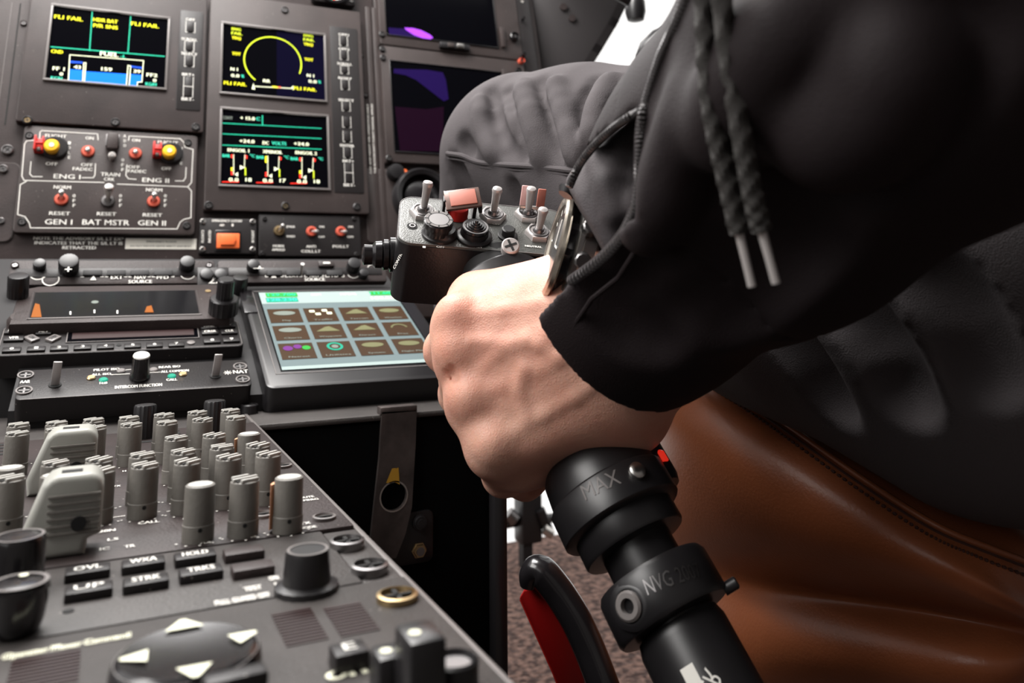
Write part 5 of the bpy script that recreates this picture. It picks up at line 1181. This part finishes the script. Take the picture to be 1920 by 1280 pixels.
    todo = [([surf(x, y, dep) for x, y in pl], r) for pl, r, dep in lines]
    for pl, r in todo: cord(pl, r)
    # creases where the knuckles bend
    for pl in (((848, 690), (856, 712)), ((838, 700), (848, 706))):
        q_ = [surf(x, y, .0002) for x, y in pl]; d = smax(d, -cap(q_[0], q_[1], .0008, .0006), .0025)
    return g.mesh(d, 'body', 'skin', pr, smooth=2)
hand = build_hand()
# skin with uneven redness, pores and creases
m = MATS['skin']; nt = m.node_tree; N = nt.nodes; L = nt.links; bs = N['Principled BSDF']; tc = N.new('ShaderNodeTexCoord')
n1 = N.new('ShaderNodeTexNoise'); n1.inputs['Scale'].default_value = 28; n1.inputs['Detail'].default_value = 5; L.new(tc.outputs['Object'], n1.inputs['Vector'])
cr = N.new('ShaderNodeValToRGB'); cr.color_ramp.elements[0].position = .32; cr.color_ramp.elements[1].position = .68; cr.color_ramp.elements[0].color = (.60, .265, .19, 1); cr.color_ramp.elements[1].color = (.74, .43, .325, 1)
L.new(n1.outputs['Fac'], cr.inputs['Fac']); L.new(cr.outputs['Color'], bs.inputs['Base Color'])
n2 = N.new('ShaderNodeTexNoise'); n2.inputs['Scale'].default_value = 420; n2.inputs['Detail'].default_value = 6; n3 = N.new('ShaderNodeTexVoronoi'); n3.inputs['Scale'].default_value = 900; n3.feature = 'DISTANCE_TO_EDGE'
L.new(tc.outputs['Object'], n2.inputs['Vector']); L.new(tc.outputs['Object'], n3.inputs['Vector'])
ad = N.new('ShaderNodeMath'); ad.operation = 'ADD'; L.new(n2.outputs['Fac'], ad.inputs[0]); L.new(n3.outputs['Distance'], ad.inputs[1])
bp = N.new('ShaderNodeBump'); bp.inputs['Strength'].default_value = .3; bp.inputs['Distance'].default_value = .0006; L.new(ad.outputs[0], bp.inputs['Height']); L.new(bp.outputs['Normal'], bs.inputs['Normal'])
# ------------------------------------------------------------------ clothes
def marcher(g, D, t0=.12, t1=.8):
    D = np.broadcast_to(D, g.n)
    def f(px, py, depth=0, default=None):
        rd = ray(px, py); t = t0
        while t < t1:
            p = CAM + rd * t; i = tuple(int(round((p[j] - float(g.lo[j])) / g.vx)) for j in range(3))
            if all(0 <= i[j] < g.n[j] for j in range(3)) and D[i] < 0: return CAM + rd * (t + depth)
            t += .001
        return CAM + rd * ((default or .3) + depth)
    return f
SL = [(J(1120, 590, .345), .044), (J(1190, 520, .325), .0455), (J(1430, 315, .272), .0505), (J(1700, 40, .222), .054), (J(1900, -220, .20), .060)]
def build_sleeve():
    lo, hi = bounds([p for p, r in SL], .07); g = Grid(lo, hi, .0017)
    d = None
    for (a, ra), (c, rc) in zip(SL[:-1], SL[1:]):
        e = g.cap(a, c, ra, rc); d = e if d is None else smin(d, e, .02)
    raw = np.array(np.broadcast_to(d, g.n)); d = raw.copy(); sf = marcher(g, raw)
    # folds in the cloth: long soft valleys and ridges
    valleys = [([(1290, 330), (1250, 420), (1215, 500), (1180, 580)], .006), ([(1380, 120), (1330, 260), (1300, 380)], .006), ([(1560, 330), (1480, 430), (1400, 540)], .008), ([(1650, 120), (1500, 230), (1440, 350)], .009),
               ([(1330, 640), (1420, 570), (1520, 470)], .006), ([(1240, 620), (1320, 560), (1380, 470)], .005), ([(1120, 560), (1160, 620), (1230, 660)], .004), ([(1780, 60), (1700, 200), (1600, 300)], .008)]
    todo = [([sf(p.x, p.y, -.0025) for p in smooth_px(pl, 3)], r) for pl, r in valleys]
    ridges = [([(1310, 180), (1270, 330), (1215, 440)], .006), ([(1480, 60), (1420, 150), (1370, 250)], .010), ([(1700, 100), (1640, 210), (1540, 270)], .010)]
    todo2 = [([sf(p.x, p.y, .004) for p in smooth_px(pl, 3)], r) for pl, r in ridges]
    for pl, r in todo:
        for a, c in zip(pl[:-1], pl[1:]): g.blend(d, a, c, r * .9, .012, True)
    for pl, r in todo2:
        for a, c in zip(pl[:-1], pl[1:]): g.blend(d, a, c, r * .8, .012, False)
    P1, P2, P3 = J(1040, 612, .300), J(1272, 732, .320), J(1062, 345, .345)
    nn = (P2 - P1).cross(P3 - P1).normalized()
    if nn.dot(SL[2][0] - P1) > 0: nn = -nn
    shell = smax(d, -(d + .0024), .001)
    # solid farther up the arm, open tube at the cuff
    deep = g.plane(P1 - nn * .075, nn)
    body = smin(smax(d, deep, .004), smax(shell, -deep, .0005), .001)
    out = smax(body, g.plane(P1, nn), .0012)
    # the unzipped V of the cuff
    A, Bq, Cq = (1200, 205), (1020, 335), (1040, 540)
    def side_plane(p, q, inside):
        n = ray(*p).cross(ray(*q)).normalized()
        if n.dot(ray(*inside)) > 0: n = -n
        return g.plane(CAM, n)
    tri = np.maximum(np.maximum(side_plane(A, Bq, (1110, 380)), side_plane(A, (1190, 400), (1110, 380))), side_plane((1190, 400), (1065, 530), (1110, 380)))
    tri = np.maximum(tri, g.plane(CAM + VIEW(1120, 400) * .345, VIEW(1120, 400)))
    out = smax(out, -tri, .0015)
    o = g.mesh(out, 'jacket', 'jacket', pr, smooth=2)
    return o, sf
jk, sf = build_sleeve()
# inner gusset of the cuff seen through the open zip
g = Grid(*bounds([SL[0][0], SL[1][0], SL[2][0]], .06), .002)
d = smin(g.cap(J(1165, 545, .338), J(1230, 440, .318), .0375, .0385), g.cap(J(1230, 440, .318), J(1400, 320, .285), .0385, .040), .01)
msf = marcher(g, d); 
for pl in (((1190, 250), (1160, 330), (1140, 390)), ((1150, 400), (1180, 440), (1210, 470))):
    q_ = [msf(x, y, 0) for x, y in pl]
    for a, c in zip(q_[:-1], q_[1:]): d = smax(d, -g.cap(a, c, .004, .004), .005)
for pl in (((1120, 300), (1145, 350), (1150, 400)),):
    q_ = [msf(x, y, .002) for x, y in pl]
    for a, c in zip(q_[:-1], q_[1:]): d = smin(d, g.cap(a, c, .004, .004), .005)
Pp = J(1108, 430, .31); nq = (J(1000, 480, .31) - J(1180, 380, .31)).normalized()
d = smax(d, g.plane(Pp, nq), .002)
mat('gusset', (.060, .052, .055), .75, spec=.25, bump=.25, bscale=1500)
g.mesh(d, 'cuff_gusset', 'gusset', jk) if False else None
o = g.mesh(d, 'cuff_gusset', 'gusset', pr); o.parent = jk
# zip: ridged coil along the slit edge and up the sleeve
def resample(pts, step):
    out = [pts[0]]; acc = 0
    for a, c in zip(pts[:-1], pts[1:]):
        L_ = (c - a).length; k = max(1, int(L_ / step))
        for i in range(1, k + 1): out.append(a + (c - a) * (i / k))
    return out
def zipper(pl, r, dep=0, step=.00075):
    pts = [sf(p.x, p.y, dep, .31) for p in smooth_px(pl)]
    for _ in range(3): pts = [pts[0]] + [(pts[i - 1] + pts[i] * 2 + pts[i + 1]) / 4 for i in range(1, len(pts) - 1)] + [pts[-1]]
    b = B('zip_tooth'); pts = resample(pts, .00125); tt = B('zip_tooth')
    for a, c in zip(pts[:-1], pts[1:]):
        d_ = (c - a).normalized(); vw = -VIEW(1200, 300); m_ = (a + c) / 2 + vw * .0006; T = Matrix.Translation(m_) @ d_.to_track_quat('Z', 'X').to_matrix().to_4x4()
        tt.lathe([(r * .80, -.00038), (r, -.0003), (r, .0003), (r * .80, .00038)], 8, 'zip_tooth', T)
    tt.v = [p - pr.location for p in tt.v]; tt.build('zip_teeth', jk); pts = resample(pts, step)
    b = B('jacket')
    off = J(1200, 300, .3); q = [p + VIEW(1200, 300) * .0030 for p in pts[::3]]
    b.tube(q, r * 1.15, 'jacket', 10); b.v = [p - pr.location for p in b.v]; b.build('zipper', jk)
zipper([(1296, -30), (1270, 40), (1242, 100), (1222, 160), (1204, 225), (1200, 300), (1196, 370), (1172, 435), (1125, 488), (1070, 528)], .0017)
zipper([(1200, 208), (1160, 232), (1118, 268), (1086, 308), (1066, 350)], .0013, -.001)
b = B('black_matte'); p = J(1066, 356, .316); b.tube([p, J(1060, 366, .315)], [.0042, .003], 'black_plastic', 10); b.v = [q - pr.location for q in b.v]; b.build('zip_stop', jk)
# cuff tab
b = B('jacket'); T = Matrix.Translation(J(1082, 640, .302)) @ Matrix(((*RW.col[0], 0), (*RW.col[1], 0), (*RW.col[2], 0), (0, 0, 0, 1))).transposed() if False else Matrix.Translation(J(1074, 652, .299)) @ RW.to_4x4() @ Matrix.Rotation(math.radians(-30), 4, 'Z')
b.box(-.0045, .0045, -.0028, .0028, -.0025, .0008, 'jacket', .0006, T=T); b.v = [q - pr.location for q in b.v]; b.build('cuff_tab', jk)
# hem seam round the cuff
b = B('jacket'); pts = [sf(x, y, -.0003, .31) for x, y in ((1062, 632), (1110, 560), (1160, 520), (1205, 450))]; pts = resample(pts, .002); b.tube(pts, .0009, 'jacket', 8); b.v = [q - pr.location for q in b.v]; b.build('seam', jk)
# drawcords with metal tips
for pl, tip, dt in (([(1318, -40), (1322, 60), (1328, 160), (1340, 240), (1356, 310), (1372, 375), (1386, 436)], (1410, 537), .010), ([(1350, -40), (1362, 80), (1378, 180), (1393, 270), (1406, 340), (1418, 395), (1428, 432)], (1455, 531), .009)):
    ts = []
    for p in smooth_px(pl): q = sf(p.x, p.y, -dt, .26); ts.append((p, (q - CAM).length / ray(p.x, p.y).length))
    tt = [t for _, t in ts]; tm = min(tt) - .002
    pts = [CAM + ray(p.x, p.y) * (tm + .00002 * i) for i, (p, _) in enumerate(ts)]
    pe = pts[-1]; te = tm
    pts = resample(pts, .0009); b = B('cord'); ph = random.random() * 6
    b.tube(pts, .0023, 'cord', 12, mod=lambda i, j: 1 + .16 * math.sin(i * 1.57 + j * 1.1) + .12 * math.sin(-i * 1.57 + j * 1.1)); b.v = [q - pr.location for q in b.v]; cdo = b.build('drawcord', jk)
    b = B('bat_grey'); b.tube([pe, pe + (J(tip[0], tip[1], te) - pe) * .5, J(tip[0], tip[1], te)], [.0011, .0010, .0010], 'bat_grey', 14); b.v = [q - pr.location for q in b.v]; b.build('cord_tip', jk)
# torso of the jacket behind the arm
g = Grid(*bounds([J(1880, -300, .50), J(1930, 420, .46)], .17), .005)
d = smin(g.cap(J(1880, -300, .50), J(1900, 100, .48), .165, .17), g.cap(J(1900, 100, .48), J(1960, 400, .46), .17, .155), .05)
o = g.mesh(d, 'jacket_torso', 'jacket', pr); o.parent = jk

# trousers
LEG = [(J(984, 270, .60), .0525), (J(1100, 298, .560), .0615), (J(1260, 352, .515), .073), (J(1500, 455, .445), .087), (J(1860, 535, .37), .100)]
def build_leg():
    pts = [p for p, r in LEG] + [J(905, 620, .66)]; g = Grid(*bounds(pts, .11), .0022)
    d = None
    for (a, ra), (c, rc) in zip(LEG[:-1], LEG[1:]):
        e = g.cap(a, c, ra, rc); d = e if d is None else smin(d, e, .02)
    d = smin(d, g.cap(J(955, 300, .605), J(925, 560, .66), .050, .048), .02)
    d = np.array(np.broadcast_to(d, g.n)); ls = marcher(g, d.copy(), .25, .8)
    gro = [([(918, 172), (926, 215), (938, 255), (968, 300)], .0042), ([(1012, 152), (1030, 200), (1050, 255), (1074, 312)], .0045), ([(1120, 150), (1096, 190), (1086, 240), (1092, 300)], .0035), ([(952, 170), (968, 230), (985, 290)], .003), ([(870, 262), (880, 285)], .003), ([(1180, 160), (1150, 210), (1140, 260)], .004),
           ([(850, 310), (872, 350), (890, 400)], .006), ([(960, 345), (985, 390)], .003), ([(1400, 560), (1480, 640), (1560, 760)], .010), ([(1560, 540), (1640, 640), (1700, 760)], .010), ([(1700, 470), (1800, 580), (1860, 720)], .010)]
    todo = [([ls(p.x, p.y, .0006) for p in smooth_px(pl, 4)], r) for pl, r in gro]
    rid = [([(1040, 156), (1062, 230), (1082, 300)], .005), ([(978, 160), (998, 230), (1020, 300)], .005), ([(1145, 150), (1120, 200), (1110, 260)], .005), ([(900, 190), (905, 240), (925, 292)], .004)]
    todo2 = [([ls(p.x, p.y, .0026) for p in smooth_px(pl, 4)], r) for pl, r in rid]
    for pl, r in todo:
        for a, c in zip(pl[:-1], pl[1:]): g.blend(d, a, c, r, .007, True)
    for pl, r in todo2:
        for a, c in zip(pl[:-1], pl[1:]): g.blend(d, a, c, r, .007, False)
    o = g.mesh(d, 'trousers', 'trousers', pr, smooth=2); return o, ls
tr, ls = build_leg()
for dy, rr_ in ((0, .0018), (9, .0006)):
    b = B('trousers'); pts = [ls(p.x, p.y + dy, .0004, .58) for p in smooth_px([(838, 288), (868, 292), (895, 304), (950, 309), (1010, 313), (1090, 322)])]
    pts = resample(pts, .003)
    for _ in range(12): pts = [pts[0]] + [(pts[i - 1] + pts[i] * 2 + pts[i + 1]) / 4 for i in range(1, len(pts) - 1)] + [pts[-1]]
    b.tube(pts, rr_, 'trousers', 8); b.v = [q - pr.location for q in b.v]; b.build('seam', tr)

# ------------------------------------------------------------------ wrist watch
nw = camdir(-.95, .27, .035); lw = camdir(.34, .94, 0); lw = (lw - nw * lw.dot(nw)).normalized(); uw = lw.cross(nw)
cw = J(1062, 466, .334)
WM = Matrix(((uw.x, lw.x, nw.x, cw.x), (uw.y, lw.y, nw.y, cw.y), (uw.z, lw.z, nw.z, cw.z), (0, 0, 0, 1)))
wt = empty('wrist_watch', WM, 'round steel watch with toothed bezel seen edge-on between hand and open cuff', 'watch')
b = B('steel'); b.lathe([(.0185, -.010), (.0200, -.0085), (.0205, -.004), (.0195, -.0025)], 64, 'steel', x=0, y=0); b.build('case', wt)
b = B('steel'); b.lathe([(.0205, -.0038), (.0218, -.003), (.0218, -.0012), (.0205, -.0004)], 64, 'brass' if False else 'steel'); b.build('lower_ring', wt)
b = B('steel_dark'); b.lathe([(.0188, -.001), (.0192, .004)], 48, 'black_gloss', mod=lambda i, j: 1.06 if i % 4 < 2 else .96); b.build('toothed_ring', wt)
mat('gold_steel', (.50, .45, .38), .25, 1)
b = B('gold_steel'); b.lathe([(.0170, .0035), (.0212, .0030), (.0222, .0038), (.0218, .0052), (.0200, .0060), (.0180, .0054), (.0168, .0040)], 72, 'gold_steel'); b.build('bezel', wt)
b = B('black_gloss'); b.disc(0, 0, .0178, .0046, 'black_gloss', 48); 
for k in range(12):
    T = Matrix.Rotation(k * math.pi / 6, 4, 'Z'); b.rect(-.0004, .0135, .0004, .0160, .0048, 'white_ink', T)
b.box(-.0005, .0005, 0, .011, .0048, .0050, 'white_ink'); b.box(0, .008, -.0004, .0004, .0048, .0050, 'white_ink'); b.build('dial', wt)
for a in (0, 32, -32):
    T = WM.to_3x3().inverted(); q = Matrix.Rotation(math.radians(a), 4, 'Z') @ Matrix.Translation((.0200, 0, -.004)) @ Matrix.Rotation(math.pi / 2, 4, 'Y')
    b = B('steel_dark'); b.lathe([(.0022, 0), (.0022, .0012), (.0034, .0016), (.0034, .0050), (.0028, .0056)], 20, 'steel_dark', q, mod=lambda i, j: 1 - .08 * (i % 2)); b.build('crown' if a == 0 else 'push_button', wt)
b = B('black_matte'); 
for s_ in (1, -1):
    pts = [Vector((0, s_ * .018, -.006)), Vector((0, s_ * .0235, -.011)), Vector((0, s_ * .0255, -.020)), Vector((0, s_ * .022, -.034))]
    for a, c in zip(pts[:-1], pts[1:]):
        dd = (c - a); T = Matrix.Translation((a + c) / 2) @ dd.to_track_quat('Z', 'X').to_matrix().to_4x4(); b.box(-.0016, .0016, -.009, .009, -dd.length / 2 - .0006, dd.length / 2 + .0006, 'worn_metal', .0005, T=T)
b.build('strap', wt)

# ------------------------------------------------------------------ leather seat
seat = empty('seat', Matrix.Translation(Vector((.42, .30, 0))), 'brown leather seat cushion with a stitched seam under the dark trousers', 'seat')
rows = [
 [(1225, 672, .60), (1330, 676, .56), (1530, 768, .50), (1730, 893, .45), (2100, 1010, .40)],
 [(1212, 690, .55), (1328, 694, .50), (1515, 780, .445), (1715, 905, .395), (2060, 1060, .345)],
 [(1205, 712, .53), (1322, 711, .475), (1500, 806, .425), (1700, 940, .375), (1990, 1130, .325)],
 [(1195, 780, .53), (1300, 790, .452), (1475, 880, .403), (1665, 1000, .360), (1990, 1175, .312)],
 [(1190, 880, .55), (1300, 900, .458), (1465, 985, .405), (1650, 1055, .365), (1990, 1195, .318)],
 [(1195, 985, .57), (1315, 1015, .478), (1465, 1055, .425), (1650, 1095, .385), (1990, 1180, .340)],
 [(1205, 1040, .60), (1330, 1075, .515), (1470, 1105, .465), (1660, 1125, .425), (1990, 1185, .375)],
 [(1230, 1110, .58), (1345, 1140, .480), (1485, 1165, .430), (1685, 1185, .390), (1990, 1240, .340)],
 [(1260, 1330, .58), (1360, 1340, .47), (1500, 1350, .425), (1700, 1360, .385), (1990, 1400, .335)],
 [(1280, 1420, .75), (1380, 1420, .70), (1500, 1430, .66), (1700, 1450, .62), (1990, 1500, .58)],
 [(1300, 900, .85), (1400, 950, .80), (1560, 1050, .76), (1760, 1120, .72), (1990, 1250, .68)],
 [(1290, 700, .75), (1380, 710, .72), (1580, 790, .66), (1770, 900, .60), (2100, 1000, .55)]]
off = seat.location
bm = bmesh.new(); gv = [[bm.verts.new(J(*p) - off) for p in r] for r in rows]; n_ = len(rows)
for j in range(n_):
    for i in range(4): bm.faces.new([gv[j][i], gv[j][i + 1], gv[(j + 1) % n_][i + 1], gv[(j + 1) % n_][i]])
bm.faces.new([gv[j][0] for j in range(n_)]); bm.faces.new([gv[j][4] for j in range(n_)][::-1])
bmesh.ops.recalc_face_normals(bm, faces=bm.faces[:]); me = bpy.data.meshes.new('cushion'); bm.to_mesh(me); bm.free(); me.materials.append(MATS['leather'])
cu = bpy.data.objects.new('cushion', me); COL.objects.link(cu); cu.parent = seat; me.polygons.foreach_set('use_smooth', [True] * len(me.polygons))
sd = cu.modifiers.new('sub', 'SUBSURF'); sd.levels = 4; sd.render_levels = 4
dg = bpy.context.evaluated_depsgraph_get(); dg.update()
from mathutils.bvhtree import BVHTree
ev = cu.evaluated_get(dg).to_mesh(); bv = BVHTree.FromPolygons([v.co + off for v in ev.vertices], [list(p.vertices) for p in ev.polygons])
def on_seat(px, py, lift=0, t=.4):
    hitp, nrm, _, dist = bv.ray_cast(CAM, ray(px, py).normalized())
    return (hitp + nrm * lift * (1 if nrm.dot(ray(px, py)) < 0 else -1), nrm) if hitp else (J(px, py, t), Vector((0, 0, 1)))
pl = smooth_px([(1262, 676), (1328, 708), (1420, 764), (1505, 823), (1626, 908), (1748, 985), (1840, 1025), (1960, 1070)], 12)
b = B('leather'); b.tube([on_seat(p.x + 3, p.y - 3, -.0002)[0] - off for p in pl], .0017, 'leather', 10); b.build('piping', seat)
b = B('leather_thread'); pts = resample([on_seat(p.x - 6, p.y + 13 + (p.x - 1300) * .012, .0002)[0] for p in pl], .0032)
for a, c in zip(pts[:-1], pts[1:]):
    m_ = (a + c) / 2; h = (c - a) * .30; b.tube([m_ - h - off, m_ - off, m_ + h - off], [.0006, .0009, .0006], 'leather_thread', 6)
b.build('stitching', seat)
b = B('leather_thread'); pts = [on_seat(p.x - 4, p.y + 5, .0)[0] - off for p in pl]; b.tube(pts, .0008, 'leather_thread', 6); b.build('seam_groove', seat)
b = B('black_matte'); b.box(-.02, .32, -.24, .10, -seat.location.z * 0 + 0.0, .12, 'black_matte', .01); b.build('seat_base', seat)

# ------------------------------------------------------------------ red lever with black grip near the floor
rl = empty('brake_lever', Matrix.Translation(J(1060, 1180, .50)), 'black curved lever with a red metal blade in front of the carpet', 'lever')
off = rl.location
b = B('black_gloss'); pts = [J(990, 1098, .50), J(992, 1078, .50), J(1004, 1066, .50), J(1020, 1075, .499), J(1048, 1110, .497), J(1080, 1160, .492), J(1105, 1215, .487), J(1128, 1275, .48), J(1150, 1340, .475)]
q = []
for i in range(len(pts) - 1):
    for k in range(6): q.append(pts[i].lerp(pts[i + 1], k / 6))
for _ in range(4): q = [q[0]] + [(q[i - 1] + q[i] * 2 + q[i + 1]) / 4 for i in range(1, len(q) - 1)] + [q[-1]]
b.tube([p - off for p in q], [.0050 + .0045 * min(1, i / 16) for i in range(len(q))], 'black_gloss', 18); b.build('grip', rl)
n_ = VIEW(1040, 1180); CF = Frame(J(1040, 1180, .505), camdir(0, 1, .15), camdir(1, 0, .25))
pg = [CF.p(*p) for p in ((972, 1120), (980, 1106), (1010, 1098), (1050, 1150), (1098, 1250), (1100, 1330), (1068, 1330), (1040, 1262))]
b = B('red_shiny', None); T = Matrix.Translation(-off) @ CF.M; b.prism(pg[::-1], -.004, 0, 'red_shiny', bev=.0006, T=T); b.build('blade', rl)
b = B('red'); b.line([CF.p(*p) for p in ((974, 1122), (1040, 1262), (1068, 1330))], .0010, .0003, 'red', T=T); b.build('edge_highlight', rl)  # brighter red line painted as the highlight on the blade edge
b = B('black_matte'); b.box(-.012, .03, -.01, .05, -off.z, .03 - off.z, 'black_matte', .003, T=None); b.tube([J(1150, 1340, .475) - off, Vector((.01, .02, -off.z + .02))], .008, 'black_matte', 12); b.build('pivot_base', rl)

# ------------------------------------------------------------------ pedal rod, pillar and small things by the window
pdl = empty('pedal_linkage', Matrix.Translation(J(985, 980, 1.55)), 'black pedal rod with a clamp joint in the bright gap beyond the carpet', 'pedal'); off = pdl.location
b = B('black_gloss'); b.tube([J(900, 990, 1.5) - off, J(960, 980, 1.55) - off, J(1100, 962, 1.62) - off], .0085, 'black_gloss', 14); b.build('rod', pdl)
b = B('black_plastic'); T = Matrix.Translation(J(990, 968, 1.56) - off); b.box(-.022, .022, -.02, .02, -.045, .05, 'black_plastic', .006, T=T); b.build('clamp', pdl)
b = B('steel_dark'); b.tube([J(952, 962, 1.54) - off, J(966, 975, 1.54) - off], .013, 'steel_dark', 14); b.tube([J(1012, 955, 1.55) - off, J(1030, 998, 1.55) - off], .010, 'black_plastic', 14); b.build('rod_end', pdl)
b = B('steel_dark'); b.tube([J(1020, 992, 1.5) - off, J(1036, 1002, 1.5) - off], .009, 'steel', 14); b.build('pin', pdl)
b = B('black_matte'); b.box(-.01, .01, -.01, .01, -off.z, -.03, 'black_matte'); b.build('support', pdl)

FP = Frame(at(1060, 60, 1.12), (0, 0, 1), Vector((1, -.35, 0)).normalized())
b = B('pillar'); pg = [FP.p(*p) for p in ((985, -60), (1196, -60), (1178, 6), (1160, 32), (1132, 82), (1094, 142), (1060, 200), (1030, 330), (985, 330))]
b.prism(pg[::-1], -.05, 0, 'pillar', bev=.006, T=FP.M)
b.line([FP.p(*p) for p in ((1180, -20), (1150, 42), (1120, 92), (1085, 148))], .012, .0012, 'panel_black', T=FP.M)
for px, py in ((1072, 35), (1056, 14)):
    x, y = FP.p(px, py); b.cyl(x, y, 0, .004, .005, 'panel', 12, T=FP.M)
o = b.build('trim_1'); o['kind'] = 'structure'
b = B('black_matte'); b.box(-.16, .62, 1.0, 1.02, .36, .62, 'black_matte'); o = b.build('wall_front'); o['kind'] = 'structure'
b = B('pillar'); b.tube([at(1335, 420, 1.0), at(1335, 60, 1.0), at(1330, -170, 1.0), at(1180, -190, 1.0), at(1000, -150, 1.08)], .026, 'pillar', 16); o = b.build('trim_2'); o['kind'] = 'structure'
hk = empty('grab_knob', Matrix.Translation(at(1191, 8, 1.0)), 'round black knob hanging in the bright window at the top edge', 'knob'); off = hk.location
b = B('black_plastic'); b.lathe([(.004, -.022), (.010, -.020), (.0125, -.010), (.012, .003), (.008, .010), (.006, .135)], 28, 'black_plastic'); b.tube([(0, 0, .0), (-.035, 0, .012)], .007, 'black_plastic', 12); b.build('knob', hk)
ml = empty('door_latch', Matrix.Translation(at(1216, 112, .95)), 'small dark latch in the bright window against the sleeve edge', 'latch'); off = ml.location
b = B('black_plastic'); b.tube([at(1203, 124, .95) - off, at(1204, 108, .95) - off, at(1214, 94, .95) - off, at(1236, 78, .95) - off, at(1262, 66, .95) - off, at(1325, 60, .97) - off], [.004, .008, .012, .015, .015, .015], 'black_plastic', 14); b.build('lever', ml)
